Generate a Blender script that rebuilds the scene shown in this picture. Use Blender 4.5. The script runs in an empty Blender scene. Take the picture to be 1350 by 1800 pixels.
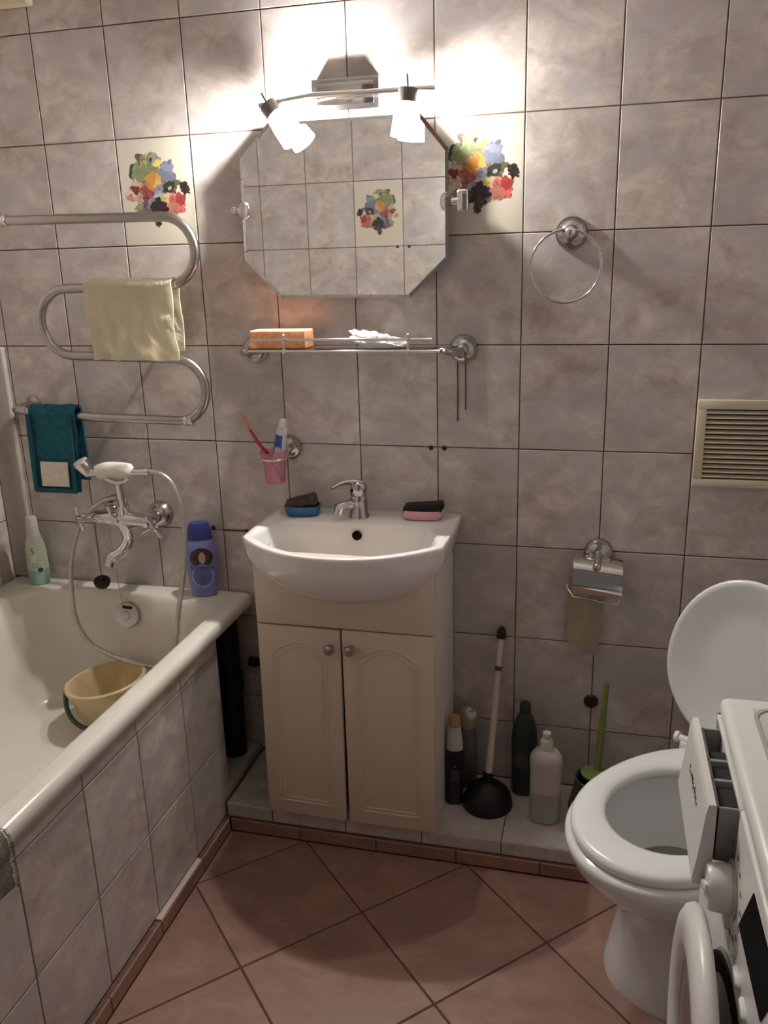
import bpy, bmesh, math, random
from math import pi, sin, cos, radians as R_
from mathutils import Vector, Matrix
random.seed(7)
scene = bpy.context.scene
COL = scene.collection

# ------------------------------------------------------------------ camera, world, exposure
cam_d = bpy.data.cameras.new('camera'); cam = bpy.data.objects.new('camera', cam_d); COL.objects.link(cam)
cam_d.sensor_fit = 'AUTO'; cam_d.sensor_width = 36.0; cam_d.lens = 29.551; cam_d.clip_start = 0.02
right = Vector((0.96951277, 0.24356273, -0.0268736)); down = Vector((0.04529647, -0.28591597, -0.95718352)); fwd = Vector((-0.24081782, 0.92678436, -0.28823172))
M = Matrix((( right.x, -down.x, -fwd.x, 1.58153), (right.y, -down.y, -fwd.y, -2.01786), (right.z, -down.z, -fwd.z, 1.45193), (0, 0, 0, 1)))
cam.matrix_world = M
scene.camera = cam
world = bpy.data.worlds.new('world'); scene.world = world; world.use_nodes = True
world.node_tree.nodes['Background'].inputs[0].default_value = (1.0, 0.93, 0.86, 1)
world.node_tree.nodes['Background'].inputs[1].default_value = 0.10
LAMP = 5000.0                                 # emission of the two bulbs inside the frosted shades
scene.view_settings.view_transform = 'Standard'
scene.view_settings.look = 'None'
scene.view_settings.exposure = 0.0
scene.view_settings.gamma = 1.0
scene.view_settings.use_curve_mapping = False

# ------------------------------------------------------------------ materials
def nd(nt, t, **kw):
    n = nt.nodes.new(t)
    for k, v in kw.items():
        if k in n.inputs: n.inputs[k].default_value = v
        else: setattr(n, k, v)
    return n
MATS = {}
def mat(name, col, rough=0.5, metal=0.0, var=0.06, scale=18.0, bump=0.0, bscale=None, trans=0.0, coat=0.0, ior=1.45, emit=None, estr=0.0, alpha=1.0):
    if name in MATS: return MATS[name]
    m = bpy.data.materials.new(name); m.use_nodes = True; nt = m.node_tree; b = nt.nodes['Principled BSDF']
    tc = nd(nt, 'ShaderNodeTexCoord')
    no = nd(nt, 'ShaderNodeTexNoise', Scale=scale, Detail=4.0, Roughness=0.6)
    nt.links.new(tc.outputs['Object'], no.inputs['Vector'])
    rp = nd(nt, 'ShaderNodeValToRGB')
    rp.color_ramp.elements[0].position = 0.3; rp.color_ramp.elements[1].position = 0.7
    rp.color_ramp.elements[0].color = tuple(max(0, c * (1 - var)) for c in col) + (1,)
    rp.color_ramp.elements[1].color = tuple(min(1, c * (1 + var)) for c in col) + (1,)
    nt.links.new(no.outputs['Fac'], rp.inputs['Fac']); nt.links.new(rp.outputs['Color'], b.inputs['Base Color'])
    b.inputs['Roughness'].default_value = rough; b.inputs['Metallic'].default_value = metal
    b.inputs['Transmission Weight'].default_value = trans; b.inputs['Coat Weight'].default_value = coat; b.inputs['IOR'].default_value = ior
    b.inputs['Alpha'].default_value = alpha
    if emit: b.inputs['Emission Color'].default_value = emit + (1,); b.inputs['Emission Strength'].default_value = estr
    if bump:
        n2 = nd(nt, 'ShaderNodeTexNoise', Scale=bscale or scale * 4, Detail=3.0); nt.links.new(tc.outputs['Object'], n2.inputs['Vector'])
        bp = nd(nt, 'ShaderNodeBump', Strength=bump, Distance=0.002); nt.links.new(n2.outputs['Fac'], bp.inputs['Height']); nt.links.new(bp.outputs['Normal'], b.inputs['Normal'])
    MATS[name] = m; return m

def tile_mat(name, cols, rough, scale, bump=0.02, tint=0.05):
    """marbled glaze: cloudy veins that differ from tile to tile"""
    m = bpy.data.materials.new(name); m.use_nodes = True; nt = m.node_tree; b = nt.nodes['Principled BSDF']; L = nt.links.new
    tc = nd(nt, 'ShaderNodeTexCoord'); oi = nd(nt, 'ShaderNodeObjectInfo')
    sc = nd(nt, 'ShaderNodeVectorMath', operation='SCALE'); sc.inputs['Scale'].default_value = 3.7; L(oi.outputs['Location'], sc.inputs[0])
    ad = nd(nt, 'ShaderNodeVectorMath', operation='ADD'); L(tc.outputs['Object'], ad.inputs[0]); L(sc.outputs[0], ad.inputs[1])
    mp = nd(nt, 'ShaderNodeMapping'); mp.inputs['Rotation'].default_value = (0, 0, 0.6); mp.inputs['Scale'].default_value = (1.0, 1.3, 1.0); L(ad.outputs[0], mp.inputs['Vector'])
    n1 = nd(nt, 'ShaderNodeTexNoise', Scale=scale, Detail=6.0, Roughness=0.66, Distortion=0.45); L(mp.outputs[0], n1.inputs['Vector'])
    n2 = nd(nt, 'ShaderNodeTexNoise', Scale=scale * 0.55, Detail=3.0, Roughness=0.5, Distortion=0.6)
    of = nd(nt, 'ShaderNodeVectorMath', operation='ADD'); of.inputs[1].default_value = (5.2, 1.3, 8.8); L(mp.outputs[0], of.inputs[0]); L(of.outputs[0], n2.inputs['Vector'])
    r1 = nd(nt, 'ShaderNodeValToRGB'); e = r1.color_ramp.elements
    e[0].position = 0.34; e[0].color = cols[0] + (1,); e[1].position = 0.66; e[1].color = cols[2] + (1,)
    k = e.new(0.5); k.color = cols[1] + (1,)
    L(n1.outputs['Fac'], r1.inputs['Fac'])
    r2 = nd(nt, 'ShaderNodeValToRGB'); r2.color_ramp.elements[0].position = 0.42; r2.color_ramp.elements[1].position = 0.66
    r2.color_ramp.elements[0].color = (0, 0, 0, 1); r2.color_ramp.elements[1].color = (0.8, 0.8, 0.8, 1); L(n2.outputs['Fac'], r2.inputs['Fac'])
    mx = nd(nt, 'ShaderNodeMix', data_type='RGBA'); L(r2.outputs['Color'], mx.inputs[0]); L(r1.outputs['Color'], mx.inputs[6]); mx.inputs[7].default_value = cols[3] + (1,)
    hv = nd(nt, 'ShaderNodeHueSaturation'); L(mx.outputs[2], hv.inputs['Color'])
    mr = nd(nt, 'ShaderNodeMapRange'); mr.inputs['To Min'].default_value = 1 - tint; mr.inputs['To Max'].default_value = 1 + tint; L(oi.outputs['Random'], mr.inputs['Value']); L(mr.outputs[0], hv.inputs['Value'])
    L(hv.outputs['Color'], b.inputs['Base Color'])
    b.inputs['Roughness'].default_value = rough
    bp = nd(nt, 'ShaderNodeBump', Strength=bump, Distance=0.004); L(n1.outputs['Fac'], bp.inputs['Height']); L(bp.outputs['Normal'], b.inputs['Normal'])
    MATS[name] = m; return m

def attr_mat(name, rough=0.35):
    m = bpy.data.materials.new(name); m.use_nodes = True; nt = m.node_tree; b = nt.nodes['Principled BSDF']
    a = nd(nt, 'ShaderNodeVertexColor'); a.layer_name = 'print'
    no = nd(nt, 'ShaderNodeTexNoise', Scale=160.0, Detail=2.0); hv = nd(nt, 'ShaderNodeHueSaturation')
    mr = nd(nt, 'ShaderNodeMapRange'); mr.inputs['To Min'].default_value = 0.7; mr.inputs['To Max'].default_value = 1.3
    nt.links.new(no.outputs['Fac'], mr.inputs['Value']); nt.links.new(mr.outputs[0], hv.inputs['Value']); nt.links.new(a.outputs['Color'], hv.inputs['Color'])
    nt.links.new(hv.outputs['Color'], b.inputs['Base Color']); b.inputs['Roughness'].default_value = rough
    return m

WALLT = tile_mat('marbled_wall_tile', [(0.410, 0.348, 0.315), (0.545, 0.476, 0.432), (0.680, 0.615, 0.565), (0.480, 0.446, 0.448)], 0.28, 14.0)
FLOORT = tile_mat('terracotta_floor_tile', [(0.225, 0.120, 0.088), (0.280, 0.156, 0.118), (0.345, 0.205, 0.160), (0.255, 0.144, 0.112)], 0.42, 12.0, 0.04)
SKIRTT = tile_mat('terracotta_skirting', [(0.25, 0.130, 0.095), (0.31, 0.170, 0.125), (0.36, 0.21, 0.155), (0.27, 0.145, 0.11)], 0.4, 12.0, 0.04)
GROUT = mat('brown_grout', (0.135, 0.075, 0.052), 0.9, var=0.35, scale=30, bump=0.3)
CREAMT = mat('cream_tile_glaze', (0.62, 0.575, 0.48), 0.28, var=0.03, scale=8)
PLASTER = mat('white_ceiling_paint', (0.70, 0.67, 0.62), 0.9, var=0.04, scale=5, bump=0.1)
CHROME = mat('chrome', (0.72, 0.71, 0.70), 0.10, 1.0, var=0.03)
CHROMED = mat('dull_chrome', (0.50, 0.48, 0.47), 0.22, 1.0, var=0.10, scale=40)
STEEL = mat('satin_steel_pipe', (0.46, 0.43, 0.40), 0.26, 1.0, var=0.06, scale=25)
ENAMEL = mat('bath_enamel', (0.74, 0.70, 0.62), 0.16, var=0.05, scale=6, coat=0.3)
CERAMIC = mat('sink_ceramic', (0.80, 0.77, 0.75), 0.12, var=0.02, scale=6, coat=0.3)
TOILETM = mat('toilet_ceramic', (0.74, 0.74, 0.74), 0.14, var=0.02, scale=6, coat=0.3)
SEATM = mat('seat_plastic', (0.76, 0.77, 0.78), 0.22, var=0.02, scale=8)
CABM = mat('cream_cabinet_foil', (0.70, 0.59, 0.47), 0.38, var=0.03, scale=9, bump=0.02)
CABSIDE = mat('white_cabinet_side', (0.70, 0.66, 0.61), 0.42, var=0.03, scale=9)
BLACK = mat('black_rubber', (0.005, 0.0048, 0.0048), 0.5, var=0.2, scale=30, bump=0.05)
DARK = mat('dark_hole', (0.010, 0.008, 0.008), 0.9, var=0.3)
BLACKGL = mat('black_gloss_plastic', (0.012, 0.011, 0.012), 0.15, var=0.1)

# ------------------------------------------------------------------ mesh helpers
WM = {}
def thing(name, label, cat, loc=(0, 0, 0), rotz=0.0, group=None, rot=None):
    o = bpy.data.objects.new(name, None); COL.objects.link(o); o.empty_display_size = 0.05
    o.location = loc; o.rotation_euler = rot if rot else (0, 0, rotz)
    o['label'] = label; o['category'] = cat
    if group: o['group'] = group
    from mathutils import Euler
    WM[o.name] = Matrix.Translation(loc) @ Euler(rot if rot else (0, 0, rotz)).to_matrix().to_4x4()
    return o
def tag(o, label, cat, group=None):
    o['label'] = label; o['category'] = cat
    if group: o['group'] = group
    return o
def finish(name, bm, m, smooth=True, ang=40):
    bmesh.ops.remove_doubles(bm, verts=bm.verts, dist=1e-6)
    bmesh.ops.recalc_face_normals(bm, faces=bm.faces)
    me = bpy.data.meshes.new(name); bm.to_mesh(me); bm.free()
    for mm in (m if isinstance(m, (list, tuple)) else [m]): me.materials.append(mm)
    if smooth:
        for p in me.polygons: p.use_smooth = True
        me.set_sharp_from_angle(angle=R_(ang))
    return me
def part(name, bm, m, parent=None, local=False, smooth=True, ang=40, label=None):
    """bm is given in world coordinates unless local; a child keeps identity in its thing's frame"""
    root = parent
    while root is not None and root.parent is not None: root = root.parent
    if root is not None and not local: bm.transform(WM[root.name].inverted())
    o = bpy.data.objects.new(name, finish(name, bm, m, smooth, ang)); COL.objects.link(o)
    if parent is not None: o.parent = parent
    if label: o['label'] = label
    return o
def solo(name, bm, m, origin, label=None, cat=None, group=None, kind=None, ang=40):
    bm.transform(Matrix.Translation(-Vector(origin)))
    o = bpy.data.objects.new(name, finish(name, bm, m, True, ang)); COL.objects.link(o); o.location = origin
    WM[o.name] = Matrix.Translation(origin)
    if label: tag(o, label, cat, group)
    if kind: o['kind'] = kind
    return o
def bm_new(): return bmesh.new()
def box(bm, x0, x1, y0, y1, z0, z1, bev=0.0, seg=2, mtx=None):
    r = bmesh.ops.create_cube(bm, size=1.0)
    vs = r['verts']
    for v in vs: v.co = Vector(((x0 + x1) / 2 + v.co.x * (x1 - x0), (y0 + y1) / 2 + v.co.y * (y1 - y0), (z0 + z1) / 2 + v.co.z * (z1 - z0)))
    if bev > 0:
        es = list({e for v in vs for e in v.link_edges})
        rr = bmesh.ops.bevel(bm, geom=es, offset=bev, segments=seg, affect='EDGES', profile=0.5)
        vs = list({v for f in rr['faces'] for v in f.verts} | {v for v in vs if v.is_valid})
    if mtx is not None:
        for v in vs: v.co = mtx @ v.co
    return bm
def smooth_path(pts, n=8):
    P = [Vector(p) for p in pts]; out = []
    for i in range(len(P) - 1):
        p0 = P[i - 1] if i > 0 else P[i] * 2 - P[i + 1]; p1 = P[i]; p2 = P[i + 1]; p3 = P[i + 2] if i + 2 < len(P) else P[i + 1] * 2 - P[i]
        for k in range(n):
            t = k / n
            out.append(0.5 * ((2 * p1) + (-p0 + p2) * t + (2 * p0 - 5 * p1 + 4 * p2 - p3) * t * t + (-p0 + 3 * p1 - 3 * p2 + p3) * t ** 3))
    out.append(P[-1]); return out
def tube(bm, pts, r, seg=14, closed=False, caps=True, flat=(1, 1)):
    P = [Vector(p) for p in pts]; n = len(P)
    rs = r if isinstance(r, (list, tuple)) else [r] * n
    T = []
    for i in range(n):
        a = P[(i - 1) % n] if (i > 0 or closed) else P[i]; b = P[(i + 1) % n] if (i < n - 1 or closed) else P[i]
        T.append((b - a).normalized())
    u = T[0].orthogonal().normalized(); rings = []
    for i in range(n):
        u = (u - T[i] * u.dot(T[i])); u = u.normalized() if u.length > 1e-8 else T[i].orthogonal().normalized()
        w = T[i].cross(u)
        rings.append([bm.verts.new(P[i] + (u * cos(2 * pi * k / seg) * flat[0] + w * sin(2 * pi * k / seg) * flat[1]) * rs[i]) for k in range(seg)])
    m = n if closed else n - 1
    off = 0
    if closed:
        best = 1e9
        for o in range(seg):
            dd = (rings[-1][0].co - rings[0][o].co).length
            if dd < best: best, off = dd, o
    for i in range(m):
        A = rings[i]; B = rings[(i + 1) % n]; o = off if (closed and i == n - 1) else 0
        for k in range(seg): bm.faces.new((A[k], A[(k + 1) % seg], B[(k + 1 + o) % seg], B[(k + o) % seg]))
    if caps and not closed: bm.faces.new(rings[0][::-1]); bm.faces.new(rings[-1])
    return bm
def cyl(bm, a, b, r, r2=None, seg=24): return tube(bm, [a, b], [r, r2 if r2 is not None else r], seg)
def loft(bm, rings, cap0=True, cap1=True):
    V = [[bm.verts.new(p) for p in rg] for rg in rings]; n = len(V[0])
    for A, B in zip(V[:-1], V[1:]):
        for k in range(n): bm.faces.new((A[k], A[(k + 1) % n], B[(k + 1) % n], B[k]))
    if cap0: bm.faces.new(V[0][::-1])
    if cap1: bm.faces.new(V[-1])
    return bm
def lathe(bm, prof, mtx=None, seg=32, sx=1.0, sy=1.0, ex=2.0):
    def rp(r, k):
        a = 2 * pi * k / seg; c, s = cos(a), sin(a)
        return (math.copysign(abs(c) ** (2 / ex), c) * r * sx, math.copysign(abs(s) ** (2 / ex), s) * r * sy)
    rings = []
    for r, z in prof:
        rr = max(r, 1e-5); ring = []
        for k in range(seg):
            x, y = rp(rr, k); v = Vector((x, y, z)); ring.append(mtx @ v if mtx is not None else v)
        rings.append(ring)
    return loft(bm, rings)
def axis_m(loc, d):
    """matrix that sends +z to direction d and the origin to loc"""
    return Matrix.Translation(loc) @ Vector((0, 0, 1)).rotation_difference(Vector(d).normalized()).to_matrix().to_4x4()
def slab_mesh(name, poly, t, ch, m):
    """tile: polygon in xy (ccw), face at z=0, body below, chamfered edge"""
    bm = bm_new(); c = Vector((sum(p[0] for p in poly) / len(poly), sum(p[1] for p in poly) / len(poly)))
    n = len(poly); ins = []
    for i in range(n):
        a = Vector(poly[i - 1]); b = Vector(poly[i]); d = Vector(poly[(i + 1) % n])
        e1 = (b - a).normalized(); e2 = (d - b).normalized(); n1 = Vector((-e1.y, e1.x)); n2 = Vector((-e2.y, e2.x))
        bi = (n1 + n2); bi = bi / max(0.3, bi.dot(n1)) if bi.length > 1e-6 else n1
        ins.append(b + bi * ch)
    top = [bm.verts.new((p[0], p[1], 0)) for p in ins]; mid = [bm.verts.new((p[0], p[1], -ch)) for p in poly]; bot = [bm.verts.new((p[0], p[1], -t)) for p in poly]
    bm.faces.new(top); bm.faces.new(bot[::-1])
    for i in range(n):
        j = (i + 1) % n
        bm.faces.new((mid[i], mid[j], top[j], top[i])); bm.faces.new((bot[i], bot[j], mid[j], mid[i]))
    me = bpy.data.meshes.new(name); bm.to_mesh(me); bm.free(); me.materials.append(m); return me
TM = {}
def rect_tile(w, h, m):
    k = (round(w, 4), round(h, 4), m.name)
    if k not in TM: TM[k] = slab_mesh('tile', [(-w / 2, -h / 2), (w / 2, -h / 2), (w / 2, h / 2), (-w / 2, h / 2)], 0.004, 0.0012, m)
    return TM[k]
G = 0.0026
ORI = {'back': Matrix(((1, 0, 0), (0, 0, -1), (0, 1, 0))), 'front': Matrix(((-1, 0, 0), (0, 0, 1), (0, 1, 0))),
       'left': Matrix(((0, 0, 1), (1, 0, 0), (0, 1, 0))), 'right': Matrix(((0, 0, -1), (-1, 0, 0), (0, 1, 0))), 'up': Matrix.Identity(3)}
def lay(parent, me, ori, pos, name='tile'):
    o = bpy.data.objects.new(name, me); COL.objects.link(o); o.parent = parent
    j = Matrix.Rotation(random.uniform(-0.0012, 0.0012), 4, 'X') @ Matrix.Rotation(random.uniform(-0.0012, 0.0012), 4, 'Y')
    o.matrix_local = Matrix.Translation(Vector(pos) - WM[parent.name].translation) @ ORI[ori].to_4x4() @ j
    return o
def struct_box(name, x0, x1, y0, y1, z0, z1, m, bev=0.0):
    bm = bm_new(); box(bm, x0, x1, y0, y1, z0, z1, bev)
    return solo(name, bm, m, ((x0 + x1) / 2, (y0 + y1) / 2, z0), kind='structure')
def text_mesh(body, size, m, fn, name, parent, ext=0.0, align='CENTER'):
    """lettering: flat glyph mesh whose points are placed by fn(x, y)"""
    cu = bpy.data.curves.new('lettering', 'FONT'); cu.body = body; cu.size = size; cu.align_x = align; cu.align_y = 'CENTER'; cu.resolution_u = 3
    ob = bpy.data.objects.new('lettering', cu); me = bpy.data.meshes.new_from_object(ob)
    for v in me.vertices: v.co = fn(v.co.x, v.co.y)
    bpy.data.objects.remove(ob); bpy.data.curves.remove(cu)
    me.materials.clear(); me.materials.append(m); me.name = name
    o = bpy.data.objects.new(name, me); COL.objects.link(o); o.parent = parent; return o

# ------------------------------------------------------------------ room shell
XL, XR, YF, ZC = -0.080, 2.150, -1.500, 2.500
ROWZ = [0.077, 0.25, 0.5, 0.75, 1.0, 1.25, 1.5, 1.75, 2.0, 2.25, 2.5]
w_back = struct_box('wall_back', XL - 0.1, XR + 0.1, 0.002, 0.1, 0, ZC, GROUT)
w_left = struct_box('wall_left', XL - 0.1, XL - 0.002, YF - 0.1, 0.002, 0, ZC, GROUT)
w_right = struct_box('wall_right', XR + 0.002, XR + 0.1, YF - 0.1, 0.002, 0, ZC, GROUT)
bm = bm_new(); box(bm, XL - 0.002, 0.98, YF - 0.1, YF - 0.002, 0, ZC); box(bm, 0.98, XR + 0.002, YF - 0.1, YF - 0.002, 2.06, ZC)
w_front = solo('wall_front', bm, GROUT, (0.45, YF - 0.05, 0), kind='structure')
ceil = struct_box('ceiling', XL - 0.1, XR + 0.1, YF - 0.1, 0.1, ZC, ZC + 0.06, PLASTER)
floor = struct_box('floor', XL - 0.1, XR + 0.1, -2.9, 0.1, -0.1, -0.002, mat('floor_grout', (0.10, 0.050, 0.035), 0.9, var=0.3, scale=30))
bm = bm_new(); box(bm, 0.9815, 1.012, YF - 0.112, YF + 0.008, 0.0, 2.06, 0.003); box(bm, 0.9815, XR, YF - 0.112, YF + 0.008, 2.03, 2.0595, 0.003)
solo('trim_5', bm, mat('door_jamb_paint', (0.62, 0.58, 0.52), 0.45), (0.99, YF - 0.05, 0), kind='structure')
bm = bm_new(); box(bm, XL - 0.1, 0.981, YF - 0.110, YF - 0.1005, 0, ZC)
solo('trim_6', bm, mat('hall_wall_paint', (0.45, 0.40, 0.34), 0.85, var=0.04, scale=4), (0.4, YF - 0.105, 0), kind='structure')
decor_tiles = []
xs = [XL, 0.0] + [0.2 * i for i in range(1, 11)] + [XR]
for i in range(len(xs) - 1):
    for r in range(len(ROWZ) - 1):
        x0, x1, z0, z1 = xs[i], xs[i + 1], ROWZ[r], ROWZ[r + 1]
        deco = abs(z0 - 1.5) < 1e-6 and (abs(x0 - 0.4) < 1e-6 or abs(x0 - 1.2) < 1e-6)
        m = CREAMT if deco else WALLT
        o = lay(w_back, rect_tile(x1 - x0 - G, z1 - z0 - G, m), 'back', ((x0 + x1) / 2, 0, (z0 + z1) / 2))
        if deco: decor_tiles.append(o)
ys = [0.0, -0.2, -0.4, -0.6, -0.8, -1.0, -1.2, -1.4, YF]
for i in range(len(ys) - 1):
    for r in range(len(ROWZ) - 1):
        y1, y0, z0, z1 = ys[i], ys[i + 1], ROWZ[r], ROWZ[r + 1]
        if z0 >= 0.5:
            m = CREAMT if (i == 0 and abs(z0 - 1.0) < 1e-6) else WALLT
            lay(w_left, rect_tile(y1 - y0 - G, z1 - z0 - G, m), 'left', (XL, (y0 + y1) / 2, (z0 + z1) / 2))
        lay(w_right, rect_tile(y1 - y0 - G, z1 - z0 - G, WALLT), 'right', (XR, (y0 + y1) / 2, (z0 + z1) / 2))
xf = [XL, 0.0, 0.2, 0.4, 0.6, 0.8, 0.98]
for i in range(len(xf) - 1):
    for r in range(len(ROWZ) - 1):
        x0, x1, z0, z1 = xf[i], xf[i + 1], ROWZ[r], ROWZ[r + 1]
        if z0 < 0.5: continue
        deco = abs(z0 - 1.5) < 1e-6 and abs(x0 - 0.6) < 1e-6
        o = lay(w_front, rect_tile(x1 - x0 - G, z1 - z0 - G, CREAMT if deco else WALLT), 'front', ((x0 + x1) / 2, YF, (z0 + z1) / 2))
        if deco: decor_tiles.append(o)

# painted bouquet print on the three cream tiles
def bouquet_mesh():
    import numpy as np
    rng = np.random.RandomState(5)
    W, H = 110, 138; img = np.zeros((H, W, 3)); on = np.zeros((H, W), bool)
    vv, uu = np.mgrid[0:H, 0:W]; uu = (uu + 0.5) / W; vv = (vv + 0.5) / H
    Z = [((.40, .30, .15), .44, .23, .09, 5, .28), ((.17, .20, .09), .43, .20, .07, 5, .3), ((.20, .25, .12), .29, .32, .085, 9, .15), ((.25, .27, .12), .38, .28, .08, 8, .2),
         ((.28, .28, .25), .52, .19, .05, 5, .3), ((.04, .03, .03), .46, .20, .02, 2, .2), ((.62, .55, .06), .56, .26, .055, 6, .15), ((.20, .20, .08), .52, .33, .06, 7, .2),
         ((.20, .22, .30), .66, .33, .085, 10, .2), ((.16, .17, .22), .71, .39, .05, 4, .2), ((.10, .10, .05), .78, .44, .05, 5, .2), ((.03, .025, .02), .87, .47, .055, 6, .2),
         ((.62, .42, .30), .17, .52, .06, 5, .2), ((.55, .38, .28), .24, .46, .07, 5, .2), ((.16, .02, .02), .21, .47, .055, 6, .3), ((.50, .20, .15), .13, .53, .035, 4, .2),
         ((.48, .28, .18), .29, .57, .07, 6, .2), ((.20, .22, .09), .24, .65, .06, 6, .2), ((.45, .09, .05), .39, .48, .085, 12, .25), ((.30, .05, .05), .41, .54, .07, 6, .3),
         ((.62, .26, .03), .47, .40, .075, 9, .2), ((.55, .36, .05), .52, .42, .05, 4, .2), ((.20, .19, .26), .55, .50, .07, 8, .3), ((.33, .32, .40), .52, .54, .045, 5, .2),
         ((.12, .06, .08), .38, .64, .08, 9, .3), ((.25, .23, .30), .42, .60, .05, 5, .25), ((.02, .018, .022), .52, .65, .085, 11, .3), ((.03, .025, .02), .66, .46, .055, 7, .3),
         ((.40, .36, .34), .68, .47, .02, 3, .2), ((.45, .40, .10), .61, .56, .05, 6, .2), ((.52, .36, .26), .70, .55, .06, 6, .2), ((.50, .09, .06), .77, .62, .085, 12, .25), ((.55, .20, .14), .72, .66, .06, 6, .25),
         ((.35, .04, .03), .82, .57, .05, 5, .2), ((.06, .06, .03), .49, .74, .05, 5, .3), ((.05, .05, .025), .485, .80, .035, 4, .3)]
    Z = [((.14, .13, .08), .42, .32, .16, 10, .5), ((.16, .09, .07), .50, .50, .20, 16, .6), ((.10, .05, .05), .48, .60, .13, 12, .6)] + Z
    for col, u, v, r, n, jit in Z:
        col = tuple(np.array(col) * 0.82 + 0.12 * np.mean(col))
        for k in range(int(n * 1.6)):
            a = rng.rand() * 2 * pi; d = r * 0.75 * math.sqrt(rng.rand()); cu = u + cos(a) * d; cv = v + sin(a) * d * 0.8
            ra = r * rng.uniform(.55, 1.0); rb = ra * rng.uniform(.45, .85); th = rng.rand() * pi
            dx = uu - cu; dy = (vv - cv) * 1.25
            p = dx * cos(th) + dy * sin(th); q = -dx * sin(th) + dy * cos(th)
            ang = np.arctan2(q / rb, p / ra); wob = 1 + 0.22 * np.sin(ang * 3 + rng.rand() * 6) + 0.15 * np.sin(ang * 5 + rng.rand() * 6)
            mk = (p / ra) ** 2 + (q / rb) ** 2 < wob ** 2 * 1.2
            f = 1 + rng.uniform(-jit, jit) * 1.6; img[mk] = np.clip(np.array(col) * f + rng.uniform(-.015, .015, 3), 0, 1); on |= mk
    bm = bm_new(); lay_ = bm.loops.layers.float_color.new('print'); cache = {}
    def vert(i, j):
        if (i, j) not in cache: cache[(i, j)] = bm.verts.new((-0.0985 + 0.197 * i / W, 0.1235 - 0.247 * j / H, 0.0003))
        return cache[(i, j)]
    for j in range(H):
        for i in range(W):
            if on[j, i]:
                f = bm.faces.new((vert(i, j + 1), vert(i + 1, j + 1), vert(i + 1, j), vert(i, j)))
                for l in f.loops: l[lay_] = tuple(img[j, i]) + (1,)
    me = bpy.data.meshes.new('flower_print'); bm.to_mesh(me); bm.free(); me.materials.append(attr_mat('bouquet_print')); return me
bq = bouquet_mesh()
for t in decor_tiles:
    o = bpy.data.objects.new('flower_print', bq); COL.objects.link(o); o.parent = t
    o['label'] = 'painted bouquet in red, orange, green and grey'

# floor tiles laid on the diagonal, clipped at the skirting and the walls
def clip(poly, ax, lim, keep_gt):
    out = []
    for i in range(len(poly)):
        a, b = poly[i], poly[(i + 1) % len(poly)]
        ia = (a[ax] > lim) == keep_gt; ib = (b[ax] > lim) == keep_gt
        if ia: out.append(a)
        if ia != ib:
            t = (lim - a[ax]) / (b[ax] - a[ax]); out.append((a[0] + (b[0] - a[0]) * t, a[1] + (b[1] - a[1]) * t))
    return out
h = 0.2115; g2 = 0.0031
for a in range(-9, 10):
    for b in range(-9, 10):
        cx = 1.103 + (a + b + 1) * h; cy = -0.485 + (a - b) * h
        s = h - g2
        poly = [(cx - s, cy), (cx, cy - s), (cx + s, cy), (cx, cy + s)]
        for ax, lim, gt in ((0, 0.6835, True), (0, XR - 0.002, False), (1, -2.85, True), (1, -0.2775, False)):
            if poly: poly = clip(poly, ax, lim, gt)
        if len(poly) < 3: continue
        ar = 0.5 * abs(sum(poly[i][0] * poly[(i + 1) % len(poly)][1] - poly[(i + 1) % len(poly)][0] * poly[i][1] for i in range(len(poly))))
        if ar < 0.0012: continue
        mx = sum(p[0] for p in poly) / len(poly); my = sum(p[1] for p in poly) / len(poly)
        me = slab_mesh('floor_tile', [(p[0] - mx, p[1] - my) for p in poly], 0.004, 0.001, FLOORT)
        lay(floor, me, 'up', (mx, my, 0.0), 'floor_tile')

# tiled step along the back wall, with terracotta skirting below it
step = struct_box('trim_1', 0.50, XR, -0.265, 0.001, -0.002, 0.0755, GROUT)
sx = [0.672] + [0.8 + 0.2 * i for i in range(0, 7)] + [XR]
for i in range(len(sx) - 1):
    lay(step, rect_tile(sx[i + 1] - sx[i] - G, 0.037, WALLT), 'back', ((sx[i] + sx[i + 1]) / 2, -0.267, 0.0565))
    lay(step, rect_tile(sx[i + 1] - sx[i] - G, 0.262, WALLT), 'up', ((sx[i] + sx[i + 1]) / 2, -0.134, 0.0772))
sk = struct_box('baseboard_back', 0.683, XR, -0.2735, -0.2655, 0.0, 0.036, GROUT)
kx = [0.684, 0.877, 1.083, 1.289, 1.495, 1.701, 1.907, XR]
for i in range(len(kx) - 1):
    lay(sk, rect_tile(kx[i + 1] - kx[i] - G, 0.034, SKIRTT), 'back', ((kx[i] + kx[i + 1]) / 2, -0.277, 0.019))
sl = struct_box('baseboard_left', 0.666, 0.679, YF, -0.2655, 0.0, 0.036, GROUT)
ky = [-0.279, -0.44, -0.65, -0.86, -1.07, -1.28, YF]
for i in range(len(ky) - 1):
    lay(sl, rect_tile(ky[i] - ky[i + 1] - G, 0.036, SKIRTT), 'left', (0.683, (ky[i] + ky[i + 1]) / 2, 0.020))
bm = bm_new(); box(bm, 0.6665, 0.6805, -0.648, -0.442, 0.0362, 0.0405, 0.001)
solo('trim_4', bm, mat('pale_tile_edge', (0.55, 0.47, 0.38), 0.5), (0.67, -0.55, 0.036), kind='structure')
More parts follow.
